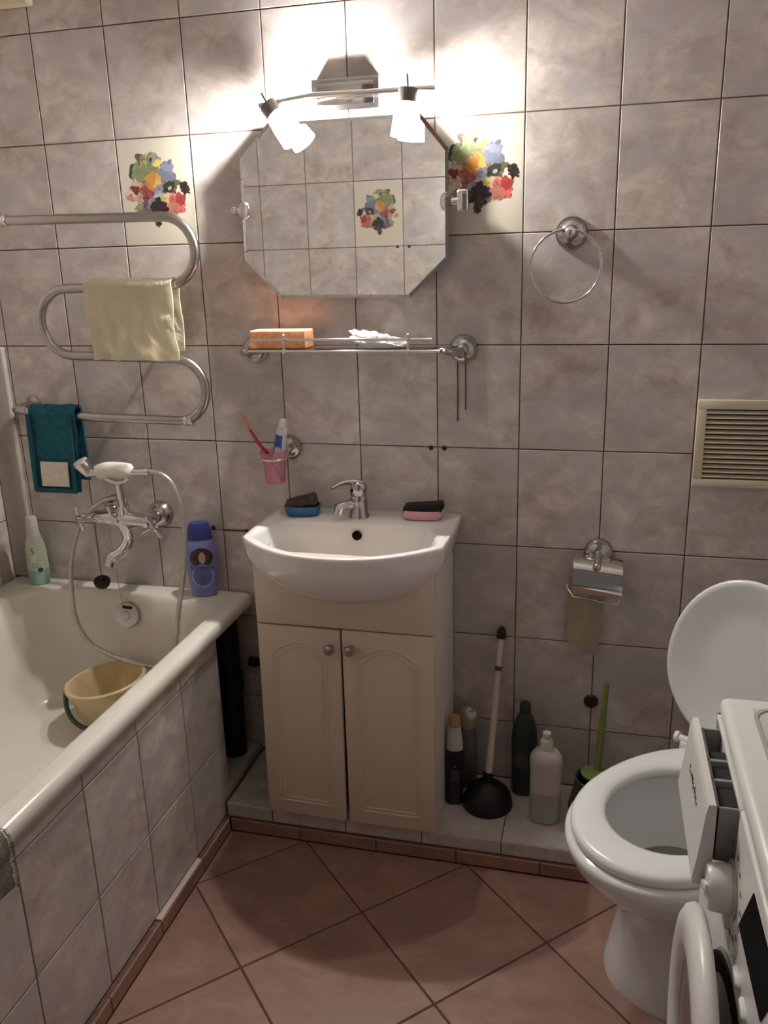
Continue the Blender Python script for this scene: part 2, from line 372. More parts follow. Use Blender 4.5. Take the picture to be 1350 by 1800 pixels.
# white batten at the far left corner, grey ledge in the gap beside the bath
bm = bm_new(); box(bm, XL + 0.001, -0.0045, -0.018, -0.0002, 0.578, 1.25, 0.006, 3)
solo('trim_2', bm, mat('corner_batten', (0.40, 0.36, 0.32), 0.5, var=0.1), (-0.04, -0.01, 0.578), kind='structure')
bm = bm_new(); box(bm, 0.600, 0.668, -0.240, -0.003, 0.0775, 0.103, 0.002)
solo('trim_3', bm, mat('grey_ledge', (0.40, 0.38, 0.36), 0.6, var=0.15), (0.63, -0.12, 0.0775), kind='structure')

# ------------------------------------------------------------------ bath
def rrect(x0, x1, y0, y1, r, z, n=10, r2=None):
    """rounded rectangle ring; r at the near corners, r2 at the far (tap end) corners"""
    r2 = r if r2 is None else r2; out = []
    for (cx, cy, a0, rr) in ((x1 - r2, y1 - r2, 0, r2), (x0 + r2, y1 - r2, pi / 2, r2), (x0 + r, y0 + r, pi, r), (x1 - r, y0 + r, 1.5 * pi, r)):
        for k in range(n + 1):
            a = a0 + pi / 2 * k / n; out.append(Vector((cx + rr * cos(a), cy + rr * sin(a), z)))
    # add side points for even spacing
    res = []
    for i in range(len(out)):
        a = out[i]; b = out[(i + 1) % len(out)]; res.append(a)
        if (i + 1) % (n + 1) == 0:
            for t in (0.2, 0.4, 0.6, 0.8): res.append(a.lerp(b, t))
    return res
bath = thing('bathtub', 'white enamel bathtub set into the left corner under the chrome tap', 'bathtub', (0.3, -0.75, 0.0))
bm = bm_new()
O = lambda i, z, r: rrect(XL + 0.002 + i, 0.676 - i, YF + 0.004 + i, -0.002 - i, r, z)
I = lambda i, z, r, r2, f=0.0, l=0.0: rrect(0.005 + i + l, 0.622 - i, -1.43 + i, -0.078 - i - f, r, z, r2=r2)
rings = [O(0.014, 0.543, 0.012), O(0.004, 0.541, 0.016), O(0.0, 0.546, 0.018), O(0.0, 0.562, 0.018), O(0.003, 0.571, 0.018), O(0.010, 0.576, 0.016), O(0.018, 0.5775, 0.014),
         I(-0.012, 0.5775, 0.10, 0.13), I(-0.004, 0.575, 0.10, 0.13), I(0.003, 0.568, 0.10, 0.13), I(0.008, 0.555, 0.10, 0.13), I(0.016, 0.52, 0.11, 0.14), I(0.030, 0.44, 0.12, 0.15, -0.020),
         I(0.044, 0.36, 0.13, 0.16, -0.029, 0.0), I(0.064, 0.295, 0.13, 0.16, -0.035), I(0.095, 0.262, 0.12, 0.14, -0.035), I(0.145, 0.250, 0.09, 0.10, -0.03), I(0.22, 0.247, 0.05, 0.06, -0.03)]
loft(bm, rings, cap0=False)
part('tub_shell', bm, ENAMEL, bath, ang=60)
bm = bm_new()
d = Vector((0.05, -0.97, 0.22)).normalized(); c = Vector((0.337, -0.098, 0.520))
lathe(bm, [(0.036, -0.010), (0.037, 0.004), (0.034, 0.009), (0.026, 0.011), (0.012, 0.011), (0.010, 0.014), (0.0, 0.0145)], axis_m(c, d), 32)
ov = part('overflow', bm, CHROMED, bath, label='round chrome overflow cover')
bm = bm_new(); Mx = axis_m(c, d); box(bm, -0.014, 0.016, 0.018, 0.027, 0.0085, 0.0115, 0.001, 1, Mx)
part('overflow_slot', bm, DARK, ov)
bm = bm_new(); lathe(bm, [(0.030, 0.2475), (0.028, 0.251), (0.02, 0.252), (0.0, 0.250)], Matrix.Translation((0.32, -0.42, 0)), 24)
part('drain', bm, CHROMED, bath)

panel = thing('tiled_bath_surround', 'low tiled wall closing the long side of the bathtub', 'low wall', (0.64, -0.85, 0.0))
bm = bm_new(); box(bm, 0.600, 0.6635, YF + 0.004, -0.231, 0.0, 0.5405); part('panel_body', bm, GROUT, panel, smooth=False)
py = [-0.229, -0.428, -0.627, -0.825, -1.024, -1.222, -1.42, YF + 0.005]
for i in range(len(py) - 1):
    for z0, z1 in ((0.036, 0.25), (0.25, 0.5), (0.5, 0.542)):
        lay(panel, rect_tile(py[i] - py[i + 1] - G, z1 - z0 - G, WALLT), 'left', (0.665, (py[i] + py[i + 1]) / 2, (z0 + z1) / 2))

bm = bm_new()
cyl(bm, (0.612, -0.070, 0.1035), (0.612, -0.070, 0.535), 0.036); cyl(bm, (0.612, -0.070, 0.30), (0.612, -0.070, 0.35), 0.041)  # black pipe made extra thick so the gap under the bath goes dark
tag(solo('gap_darkening_pipe', bm, BLACK, (0.612, -0.070, 0.1035)), 'black waste pipe, thickened to darken the gap beside the bath panel', 'pipe')
bm = bm_new()
tube(bm, smooth_path([(0.662, -0.036, 0.378), (0.69, -0.035, 0.375), (0.72, -0.035, 0.372), (0.80, -0.035, 0.372)]), 0.008, 12); cyl(bm, (0.664, -0.036, 0.378), (0.685, -0.036, 0.376), 0.014)
tag(solo('supply_pipe', bm, BLACK, (0.68, -0.035, 0.37)), 'thin dark pipe running low on the wall behind the cabinet', 'pipe')

# ------------------------------------------------------------------ sink and vanity cabinet
SXC = 1.018
def sink_outline(s, z, cy=-0.17, n=72, back=-0.003):
    """plan of the basin: straight back and sides, bowed front"""
    pts = []
    x0, x1, yb, ys = 0.776, 1.260, back, -0.265
    P = []
    for k in range(13): P.append((x1 + (x0 - x1) * k / 12, yb))
    for k in range(1, 9): P.append((x0 - 0.004 * sin(pi * k / 9), yb + (ys - yb) * k / 9))
    for k in range(33):
        t = k / 32; x = x0 + (x1 - x0) * t; P.append((x, ys - 0.118 * (1 - abs(2 * t - 1) ** 2.3)))
    for k in range(1, 9): P.append((x1 + 0.004 * sin(pi * k / 9), ys + (yb - ys) * k / 9))
    # rounded front corners
    for x, y in P: pts.append(Vector((SXC + (x - SXC) * s, cy + (y - cy) * s, z)))
    return pts
def sink_inner(s, z, cy=-0.245):
    out = []
    n = len(sink_outline(1, 0))
    src = sink_outline(1, 0)
    for p in src:
        # squash the back of the plan forward to the tap ledge, keep a rim all round
        x = SXC + (p.x - SXC) * 0.90; y = p.y
        yy = max(y, -0.262) if False else y
        t = (y - (-0.265)) / (0.262)
        if y > -0.265: yn = -0.255 + t * 0.130
        else: yn = -0.255 + (y + 0.265) * 0.90
        if y > -0.265: x = SXC + (p.x - SXC) * (0.90 - 0.16 * max(0, t) ** 2)
        out.append(Vector((SXC + (x - SXC) * s, cy + (yn - cy) * s, z)))
    return out
sink = thing('wash_basin', 'white ceramic wash basin with a bowed front on the cream cabinet', 'sink', (SXC, -0.16, 0.65))
bm = bm_new()
rings = []
for k in range(10, 0, -1):
    t = k / 10; a = t * pi / 2
    s = max(0.10, cos(a) ** 0.72) if k < 10 else 0.08
    rings.append(sink_outline(s, 0.806 - 0.124 * sin(a) ** 1.15, cy=-0.215, back=-0.003 if k < 1 else -0.003))
rings += [sink_outline(0.992, 0.806), sink_outline(1.0, 0.812), sink_outline(1.0, 0.822), sink_outline(0.996, 0.828), sink_outline(0.985, 0.8305),
          sink_inner(1.03, 0.8300), sink_inner(1.0, 0.8275), sink_inner(0.985, 0.820), sink_inner(0.95, 0.80), sink_inner(0.88, 0.765), sink_inner(0.76, 0.735), sink_inner(0.55, 0.712), sink_inner(0.3, 0.702), sink_inner(0.10, 0.699)]
loft(bm, rings)
part('basin', bm, CERAMIC, sink, ang=55)
bm = bm_new(); lathe(bm, [(0.0, -0.006), (0.0118, -0.006), (0.0118, 0.0015), (0.0095, 0.0022), (0.0085, -0.004), (0.0, -0.004)], axis_m((1.022, -0.1375, 0.804), (0, -0.85, 0.52)), 24)
part('overflow_hole', bm, DARK, sink)
bm = bm_new(); lathe(bm, [(0.022, 0.701), (0.022, 0.704), (0.016, 0.705), (0.0, 0.703)], Matrix.Translation((SXC, -0.245, 0)), 24); part('drain', bm, CHROMED, sink)

cab = thing('vanity_cabinet', 'cream two-door vanity cabinet under the wash basin', 'cabinet', (1.02, -0.14, 0.078))
bm = bm_new()
box(bm, 0.802, 0.818, -0.260, -0.006, 0.0785, 0.795); part('side_panel', bm, CABSIDE, cab, smooth=False)
bm = bm_new(); box(bm, 1.222, 1.238, -0.260, -0.006, 0.0785, 0.795); part('side_panel', bm, CABSIDE, cab, smooth=False)
bm = bm_new(); box(bm, 0.818, 1.222, -0.260, -0.006, 0.0785, 0.094); part('bottom_panel', bm, CABSIDE, cab, smooth=False)
bm = bm_new(); box(bm, 0.818, 1.222, -0.010, -0.006, 0.094, 0.795); part('back_panel', bm, CABSIDE, cab, smooth=False)
bm = bm_new(); box(bm, 0.803, 1.238, -0.2785, -0.2605, 0.6165, 0.797, 0.002); part('fascia', bm, CABM, cab)
def door(x0, x1, z0, z1, rot, kx):
    bm = bm_new(); box(bm, x0, x1, -0.2785, -0.2605, z0, z1, 0.003)
    pv = Vector((x0 if kx > (x0 + x1) / 2 else x1, -0.27, z1)); Mr = Matrix.Translation(pv) @ Matrix.Rotation(rot, 4, 'Y') @ Matrix.Translation(-pv)
    bm.transform(Mr); dd = part('door', bm, CABM, cab)
    for ins, rad, zz in ((0.036, 0.0022, 0.0), (0.047, 0.0016, 0.0)):
        a0, a1, b0, b1 = x0 + ins, x1 - ins, z0 + ins + 0.004, z1 - ins - 0.028
        P = [(a0, b1), (a0, b0), (a1, b0), (a1, b1)]
        path = [(a0, b0), (a1, b0), (a1, b1 - 0.012)]
        n = 16
        for k in range(n + 1):
            t = k / n; path.append((a1 - 0.006 + (a0 - a1 + 0.012) * t, b1 - 0.006 + 0.030 * sin(pi * t) ** 0.9))
        path += [(a0, b1 - 0.012)]
        pp = []
        for i in range(len(path)):
            q0 = Vector(path[i]); q1 = Vector(path[(i + 1) % len(path)]); m_ = max(1, int((q1 - q0).length / 0.02))
            for k in range(m_): q = q0.lerp(q1, k / m_); pp.append((q.x, -0.2787, q.y))
        bm = bm_new(); tube(bm, pp, rad, 8, closed=True); bm.transform(Mr); part('arch_molding', bm, CABM, dd)
    bm = bm_new(); lathe(bm, [(0.007, 0.0), (0.0055, 0.004), (0.0055, 0.010), (0.0125, 0.015), (0.0138, 0.020), (0.0115, 0.0255), (0.005, 0.028), (0.0, 0.0285)], axis_m((kx, -0.2785, 0.570), (0, -1, 0)), 24); bm.transform(Mr)
    part('knob', bm, CHROMED, dd, label='round dull chrome knob')
door(0.803, 1.0125, 0.082, 0.613, R_(0.55), 0.990)
door(1.0165, 1.238, 0.080, 0.613, 0.0, 1.040)

# basin tap, swivelled to the left
tap = thing('basin_tap', 'small chrome lever tap turned to the left on the wash basin', 'tap', (1.010, -0.066, 0.830))
bm = bm_new(); lathe(bm, [(0.026, 0.0), (0.0255, 0.004), (0.0225, 0.010), (0.0220, 0.040), (0.0205, 0.052), (0.019, 0.056), (0.0, 0.056)], Matrix.Translation((1.010, -0.066, 0.8305)), 28); part('tap_body', bm, CHROMED, tap)
bm = bm_new(); tube(bm, smooth_path([(1.004, -0.070, 0.862), (0.990, -0.086, 0.866), (0.976, -0.100, 0.865), (0.966, -0.110, 0.862)], 5), [0.015] * 6 + [0.0125] * 10, 16); sp = part('spout', bm, CHROMED, tap)
bm = bm_new(); cyl(bm, (0.972, -0.104, 0.866), (0.968, -0.108, 0.848), 0.0125, 0.0125); part('aerator', bm, CHROME, sp)
bm = bm_new(); lathe(bm, [(0.0195, 0.0), (0.021, 0.004), (0.0215, 0.018), (0.019, 0.030), (0.012, 0.036), (0.0, 0.038)], Matrix.Translation((1.010, -0.066, 0.8875)), 28)
tube(bm, smooth_path([(1.014, -0.062, 0.914), (0.995, -0.078, 0.923), (0.975, -0.095, 0.922), (0.955, -0.112, 0.913)], 5), [0.016 - 0.0006 * k for k in range(16)], 14, flat=(0.42, 1)); lv = part('lever', bm, CHROMED, tap)
bm = bm_new(); lathe(bm, [(0.0045, 0.0), (0.0045, 0.002), (0.0, 0.002)], axis_m((0.9975, -0.0835, 0.902), (-0.6, -0.8, 0)), 16); part('lever_plug', bm, DARK, lv)

# soap dishes on the ledge
def dish(name, label, loc, rz, m, L, Wd, Ht):
    bm = bm_new()
    lathe(bm, [(0.80, 0.0), (0.92, 0.003), (1.0, Ht * 0.6), (1.02, Ht), (0.95, Ht), (0.90, Ht * 0.55), (0.80, 0.006), (0.0, 0.005)], Matrix.Diagonal((L / 2, Wd / 2, 1, 1)), 40, ex=3.2)
    bm.transform(Matrix.Translation(loc) @ Matrix.Rotation(rz, 4, 'Z'))
    o = solo(name, bm, m, loc); return tag(o, label, 'soap dish')
def lumpy(name, label, cat, loc, dims, rot, m, seed=0, amp=0.10, bv=0.28):
    bm = bm_new(); box(bm, -dims[0] / 2, dims[0] / 2, -dims[1] / 2, dims[1] / 2, 0, dims[2], min(dims) * bv, 3)
    bmesh.ops.subdivide_edges(bm, edges=bm.edges[:], cuts=2, use_grid_fill=True)
    rnd = random.Random(seed)
    from mathutils import noise
    for v in bm.verts:
        n = noise.noise_vector(v.co * 45 + Vector((seed * 3.1, 0, 0))); v.co += n * min(dims) * amp
    bm.transform(Matrix.Translation(loc) @ rot)
    o = solo(name, bm, m, loc); return tag(o, label, cat)
BLUEP = mat('blue_plastic', (0.022, 0.115, 0.27), 0.35, var=0.08)
PINKP = mat('pink_plastic', (0.75, 0.38, 0.46), 0.35, var=0.05)
dish('soap_dish', 'blue plastic soap dish on the left of the basin ledge', (0.862, -0.072, 0.8312), R_(12), BLUEP, 0.090, 0.060, 0.026)
lumpy('sponge', 'brown scrubbing sponge lying on the blue soap dish', 'sponge', (0.862, -0.070, 0.852), (0.080, 0.048, 0.024), Matrix.Rotation(R_(14), 4, 'Z') @ Matrix.Rotation(R_(-13), 4, 'Y'), mat('brown_sponge', (0.060, 0.040, 0.030), 0.95, var=0.4, scale=60, bump=0.6), 3)
dish('soap_dish', 'pink plastic soap dish on the right of the basin ledge', (1.172, -0.055, 0.8312), R_(4), PINKP, 0.104, 0.060, 0.024)
lumpy('sponge', 'black sponge lying on the pink soap dish', 'sponge', (1.174, -0.054, 0.846), (0.098, 0.050, 0.022), Matrix.Rotation(R_(3), 4, 'Z') @ Matrix.Rotation(R_(-6), 4, 'Y'), mat('black_sponge', (0.012, 0.010, 0.010), 0.9, var=0.4, scale=60, bump=0.6), 5)

# ------------------------------------------------------------------ mirror
mir = thing('wall_mirror', 'frameless eight-sided mirror below the wall lamp', 'mirror', (0.987, -0.02, 1.366))
OC = [(0.742, 1.685), (0.736, 1.459), (0.822, 1.368), (1.146, 1.364), (1.2365, 1.449), (1.2365, 1.682), (1.174, 1.757), (0.815, 1.757)]
def octring(s, y):
    cx, cz = 0.987, 1.56; return [Vector((cx + (x - cx) * (1 - s / 0.245), y, cz + (z - cz) * (1 - s / 0.195))) for x, z in OC]
MIRM = mat('mirror_silver', (0.80, 0.80, 0.78), 0.015, 1.0, var=0.0)
bm = bm_new(); loft(bm, [octring(0, -0.0335), octring(0, -0.0385), octring(0.007, -0.040)], True, True); part('glass', bm, MIRM, mir, smooth=False)
bm = bm_new(); loft(bm, [octring(0.004, -0.0328), octring(0.004, -0.0334)]); part('backing', bm, mat('mirror_backing', (0.2, 0.2, 0.2), 0.7), mir, smooth=False)
for sgn, xe in ((-1, 0.739), (1, 1.2365)):
    bm = bm_new()
    lathe(bm, [(0.0, 0.0), (0.018, 0.001), (0.0205, 0.004), (0.018, 0.008), (0.006, 0.010), (0.0, 0.010)], axis_m((xe - sgn * 0.006, -0.0402, 1.571), (0, -1, 0)), 28, sx=0.62, sy=1.0)
    box(bm, xe - sgn * 0.004 - 0.006, xe - sgn * 0.004 + 0.006, -0.040, -0.030, 1.556, 1.586, 0.002)
    cyl(bm, (xe, -0.037, 1.571), (xe + sgn * 0.018, -0.037, 1.571), 0.0065)
    cl = part('pivot_clamp', bm, CHROME, mir, label='chrome pivot clamp at the mirror edge')
    bm = bm_new()
    if sgn > 0:
        box(bm, xe + 0.020, xe + 0.046, -0.050, -0.026, 1.548, 1.596, 0.006, 3); cyl(bm, (xe + 0.033, -0.030, 1.571), (xe + 0.033, -0.001, 1.571), 0.010)
        cyl(bm, (xe + 0.010, -0.038, 1.571), (xe + 0.022, -0.038, 1.571), 0.009)
    else:
        cyl(bm, (xe - 0.020, -0.037, 1.571), (xe - 0.020, -0.001, 1.571), 0.008)
        lathe(bm, [(0.0, -0.009), (0.009, -0.006), (0.0105, 0.0), (0.009, 0.006), (0.0, 0.009)], axis_m((xe - 0.020, -0.037, 1.571), (-1, 0, 0)), 20)
    part('wall_bracket', bm, CHROME, cl)

# ------------------------------------------------------------------ wall lamp
lamp = thing('wall_lamp', 'chrome wall lamp bar with two lit frosted glass spots above the mirror', 'lamp', (1.0, -0.03, 1.80))
bm = bm_new(); box(bm, 0.922, 1.080, -0.028, -0.0008, 1.776, 1.842, 0.003); pl = part('mounting_plate', bm, CHROMED, lamp)
bm = bm_new(); box(bm, 0.935, 1.068, -0.031, -0.027, 1.786, 1.832, 0.001); part('plate_cover', bm, CHROME, pl)
bm = bm_new(); box(bm, 0.985, 1.020, -0.066, -0.028, 1.797, 1.809, 0.002); part('bar_stem', bm, CHROMED, lamp)
bm = bm_new(); tube(bm, [(0.812, -0.072, 1.789), (0.94, -0.070, 1.803), (1.215, -0.070, 1.799)], [0.0055, 0.0055, 0.0055], 14); part('bar', bm, CHROME, lamp)
LCOL = (1.0, 0.965, 0.92)
BULBS = [mat('lit_bulb', (0.9, 0.88, 0.82), 0.5, var=0.0, emit=LCOL, estr=LAMP * 1.35), mat('weaker_lit_bulb', (0.9, 0.88, 0.82), 0.5, var=0.0, emit=LCOL, estr=LAMP * 0.60)]
GLOW = bpy.data.materials.new('frosted_shade_glass'); GLOW.use_nodes = True; nt = GLOW.node_tree; nt.nodes.clear()
out_ = nd(nt, 'ShaderNodeOutputMaterial'); tr_ = nd(nt, 'ShaderNodeBsdfTransparent'); tl_ = nd(nt, 'ShaderNodeBsdfTranslucent'); tl_.inputs[0].default_value = (0.95, 0.93, 0.9, 1)
em_ = nd(nt, 'ShaderNodeEmission'); em_.inputs[0].default_value = LCOL + (1,); em_.inputs[1].default_value = 6.0
m1 = nd(nt, 'ShaderNodeMixShader'); m1.inputs[0].default_value = 0.25; nt.links.new(tr_.outputs[0], m1.inputs[1]); nt.links.new(tl_.outputs[0], m1.inputs[2])
ad_ = nd(nt, 'ShaderNodeAddShader'); nt.links.new(m1.outputs[0], ad_.inputs[0]); nt.links.new(em_.outputs[0], ad_.inputs[1]); nt.links.new(ad_.outputs[0], out_.inputs[0])
CAPM = mat('lamp_cap_metal', (0.20, 0.18, 0.165), 0.4, 0.6, var=0.1)
for px, pz, dv in ((0.834, 1.789, (0.62, 0.0, -0.78)), (1.156, 1.800, (-0.10, -0.0, -0.98))):
    p = Vector((px, -0.074, pz)); dv = Vector(dv).normalized(); Mx = axis_m(p, dv)
    bm = bm_new(); lathe(bm, [(0.0, -0.002), (0.020, -0.002), (0.021, 0.0), (0.021, 0.026), (0.019, 0.027), (0.0, 0.027)], Mx, 28)
    q = p - dv * 0.002; cyl(bm, q, q - dv * 0.016 + Vector((-0.004, 0.004, 0.012)), 0.0022); cyl(bm, p + dv * 0.008, (px, -0.070, pz), 0.005)
    hd = part('spot_cap', bm, CAPM, lamp, label='dark metal cap of a spot')
    bm = bm_new(); lathe(bm, [(0.019, 0.0275), (0.023, 0.032), (0.0270, 0.055), (0.0305, 0.095), (0.0290, 0.095), (0.0255, 0.055), (0.0215, 0.034), (0.019, 0.0285)], Mx, 28)
    part('glass_shade', bm, GLOW, hd, label='glowing frosted glass shade')
    bm = bm_new(); lathe(bm, [(0.0, 0.040), (0.006, 0.040), (0.0075, 0.046), (0.0085, 0.067), (0.006, 0.078), (0.0, 0.081)], Mx, 16)
    part('bulb', bm, BULBS[0 if px < 1 else 1], hd, label='lit bulb')

# ------------------------------------------------------------------ towel rail with cloth and mitt
def arc(cx, cz, r, a0, a1, y, n=14): return [(cx + r * cos(a0 + (a1 - a0) * k / n), y, cz + r * sin(a0 + (a1 - a0) * k / n)) for k in range(n + 1)]
yr = -0.090
rail = thing('heated_towel_rail', 'chrome snake-shaped heated towel rail on the wall above the bathtub', 'towel rail', (0.37, 0.0, 1.07))
pts = [(0.00, yr, 1.570), (0.25, yr, 1.567)] + arc(0.553, 1.4835, 0.0795, pi / 2, -pi / 2, yr) + arc(0.268, 1.318, 0.0835, pi / 2, 1.5 * pi, yr) + arc(0.551, 1.1495, 0.0785, pi / 2, -pi / 2, yr) + [(0.30, yr, 1.075), (0.082, yr, 1.090)]
bm = bm_new(); tube(bm, pts, 0.0118, 18); part('pipe', bm, STEEL, rail)
for z in (1.570, 1.090):
    x = 0.0 if z > 1.5 else 0.085
    bm = bm_new(); tube(bm, smooth_path([(x + 0.02, yr, z), (x - 0.012, yr + 0.004, z), (x - 0.024, yr + 0.02, z), (x - 0.026, -0.001, z)], 5), 0.0125, 16); lathe(bm, [(0.026, 0.0), (0.025, 0.005), (0.013, 0.010)], axis_m((x - 0.026, -0.0005, z), (0, -1, 0)), 24)
    part('wall_elbow', bm, STEEL, rail)
for x, z in ((0.118, 1.5695), (0.577, 1.0725)):
    bm = bm_new(); lathe(bm, [(0.0118, -0.012), (0.0150, -0.011), (0.0155, -0.004), (0.0125, -0.002), (0.0125, 0.002), (0.0155, 0.004), (0.0150, 0.011), (0.0118, 0.012)], axis_m((x, yr, z), (1, 0, 0.05)), 20)
    part('union_nut', bm, CHROME, rail, label='chrome union nut')
for x, z in ((0.46, 1.402), (0.46, 1.230)):
    bm = bm_new(); cyl(bm, (x, yr, z), (x, -0.001, z), 0.006); part('wall_support', bm, STEEL, rail)

def drape(name, label, x0, x1, zf, zb, zt, yf, yb, m, seed, amp, skew=0.0, th=0.0025, nx=30, ny=36, edge=0.004):
    """cloth folded over a pipe: back hem, over the top, front hem"""
    from mathutils import noise
    bm = bm_new(); rows = []
    for j in range(ny + 1):
        t = j / ny; row = []
        Lb = zt - zb; Lf = zt - zf; Lt = pi * (yb - yf) / 2 * 1.0; L = Lb + Lf + Lt; s = t * L
        if s < Lb: y, z = yb, zb + s; fr = 0; dd = Lb - s
        elif s < Lb + Lt:
            a = pi * (s - Lb) / Lt; y = (yf + yb) / 2 + (yb - yf) / 2 * cos(a); z = zt + (yb - yf) / 2 * sin(a) * 0.8; fr = 0.5; dd = 0
        else: y, z = yf, zt - (s - Lb - Lt); fr = 1; dd = s - Lb - Lt
        for i in range(nx + 1):
            u = i / nx; x = x0 + (x1 - x0) * u
            q = Vector((x * 14 + seed, s * 9, seed * 2.3)); w = min(1.0, dd / 0.05)
            n1 = noise.noise(q); n2 = noise.noise(q * 2.7)
            n2 = n2 + 1.6 * (0.5 - abs(noise.noise(Vector((x * 22 - s * 9, s * 13 + x * 10, seed))))) if amp > 0.006 else n2
            yy = y + (n1 * amp + n2 * amp * 0.45) * (w * 0.9 + 0.1) * (1 if fr != 0 else 0.5)
            xx = x + noise.noise(Vector((u * 3, s * 14, seed))) * edge * (abs(u - 0.5) * 2) + skew * dd * (1 if fr == 1 else -0.4)
            zz = z + noise.noise(Vector((u * 6, seed * 5.0, t * 3))) * edge
            if fr == 0: yy = min(yy, -0.010)
            row.append(bm.verts.new((xx, yy, zz)))
        rows.append(row)
    for j in range(ny):
        for i in range(nx): bm.faces.new((rows[j][i], rows[j][i + 1], rows[j + 1][i + 1], rows[j + 1][i]))
    bmesh.ops.recalc_face_normals(bm, faces=bm.faces)
    bmesh.ops.solidify(bm, geom=bm.faces[:], thickness=th)
    return bm
CLOTH = mat('cream_cotton', (0.93, 0.88, 0.74), 0.9, var=0.04, scale=30, bump=0.9, bscale=28)
_b = [n for n in CLOTH.node_tree.nodes if n.type == 'BUMP'][0]; _b.inputs['Distance'].default_value = 0.012
_n = CLOTH.node_tree; _p = _n.nodes['Principled BSDF']; _t = nd(_n, 'ShaderNodeBsdfTranslucent'); _t.inputs[0].default_value = (0.93, 0.88, 0.74, 1); _x = nd(_n, 'ShaderNodeMixShader'); _x.inputs[0].default_value = 0.5
_n.links.new(_p.outputs[0], _x.inputs[1]); _n.links.new(_t.outputs[0], _x.inputs[2]); _n.links.new(_x.outputs[0], _n.nodes['Material Output'].inputs[0])
bm = drape('cloth', '', 0.334, 0.572, 1.226, 1.245, 1.4045, yr - 0.0255, yr + 0.0215, CLOTH, 2.0, 0.013, skew=0.03, nx=60, ny=70)
solo('hand_towel', bm, CLOTH, (0.453, yr, 1.226), 'crumpled cream cloth hanging over the middle bend of the towel rail', 'towel', ang=80)
TEAL = mat('teal_terry', (0.014, 0.115, 0.155), 0.95, var=0.25, scale=60, bump=0.5, bscale=400)
mitt = thing('bath_mitt', 'teal terry bath mitt with a white patch on the lowest rail pipe', 'bath mitt', (0.19, yr, 0.87))
bm = drape('mitt', '', 0.122, 0.256, 0.874, 0.90, 1.092, yr - 0.020, yr + 0.022, TEAL, 6.0, 0.004, skew=-0.03, th=0.007, nx=20, ny=40, edge=0.004)
part('mitt_body', bm, TEAL, mitt, ang=80)
bm = bm_new(); box(bm, 0.142, 0.226, yr - 0.0305, yr - 0.0265, 0.890, 0.958, 0.0015)
bmesh.ops.subdivide_edges(bm, edges=bm.edges[:], cuts=3, use_grid_fill=True)
for v in bm.verts: v.co.x += (0.958 - v.co.z) * -0.06
part('white_patch', bm, mat('white_terry', (0.75, 0.70, 0.60), 0.95, var=0.1, scale=80, bump=0.4), mitt, label='off-white patch near the hem')
bm = bm_new()
for x0, x1, z0, z1 in ((0.117, 0.131, 0.876, 1.085), (0.238, 0.252, 0.878, 1.085), (0.120, 0.250, 0.872, 0.885)):
    box(bm, x0, x1, yr - 0.0315, yr - 0.024, z0, z1, 0.003)
bmesh.ops.subdivide_edges(bm, edges=[e for e in bm.edges if e.calc_length() > 0.08], cuts=6)
for v in bm.verts: v.co.x += (1.09 - v.co.z) * -0.03
part('binding', bm, mat('teal_binding', (0.011, 0.095, 0.135), 0.9, var=0.2, scale=60), mitt)

# ------------------------------------------------------------------ bath mixer
mix = thing('bath_mixer', 'chrome two-handle bath mixer tap on the wall above the bathtub', 'tap', (0.35, 0.0, 0.70))
for x, z in ((0.282, 0.803), (0.417, 0.790)):
    bm = bm_new(); lathe(bm, [(0.038, 0.0), (0.037, 0.008), (0.030, 0.020), (0.022, 0.026), (0.016, 0.028), (0.016, 0.050), (0.021, 0.052), (0.021, 0.068), (0.016, 0.070), (0.0, 0.070)], axis_m((x, -0.0005, z), (0, -1, 0)), 32)
    part('wall_rosette', bm, CHROMED, mix)
bm = bm_new(); tube(bm, [(0.270, -0.085, 0.800), (0.30, -0.085, 0.799), (0.35, -0.085, 0.797), (0.40, -0.085, 0.793), (0.430, -0.085, 0.791)], [0.020, 0.022, 0.026, 0.022, 0.020], 20)
lathe(bm, [(0.022, -0.022), (0.024, 0.0), (0.020, 0.024), (0.014, 0.035), (0.0, 0.036)], Matrix.Translation((0.352, -0.086, 0.798)), 24)
body = part('mixer_body', bm, CHROME, mix)
bm = bm_new(); cyl(bm, (0.354, -0.088, 0.830), (0.358, -0.100, 0.905), 0.0115); tube(bm, smooth_path([(0.322, -0.118, 0.940), (0.333, -0.113, 0.916), (0.362, -0.108, 0.906), (0.392, -0.113, 0.916), (0.404, -0.118, 0.942)], 5), 0.007, 12, flat=(1, 1)); part('handset_cradle', bm, CHROME, mix)
for x, z, sx_ in ((0.262, 0.801, -1), (0.438, 0.790, 1)):
    bm = bm_new(); q = Vector((x, -0.088, z)); ax = Vector((sx_ * 0.55, -0.83, 0.0)).normalized()
    cyl(bm, q, q + ax * 0.040, 0.011, 0.009); hub = part('valve_stem', bm, CHROME, mix)
    c = q + ax * 0.040; u = ax.cross(Vector((0, 0, 1))).normalized(); w = ax.cross(u)
    bm = bm_new(); lathe(bm, [(0.0, -0.010), (0.011, -0.008), (0.013, 0.0), (0.011, 0.008), (0.0, 0.011)], axis_m(c, ax), 20)
    for k in range(4):
        a = pi / 2 * k + 0.5; e = c + (u * cos(a) + w * sin(a)) * 0.034
        tube(bm, [c, c.lerp(e, 0.5), c.lerp(e, 0.85), e, e + (e - c) * 0.08], [0.0045, 0.005, 0.0055, 0.0062, 0.003], 10)
    part('cross_handle', bm, CHROME, hub)
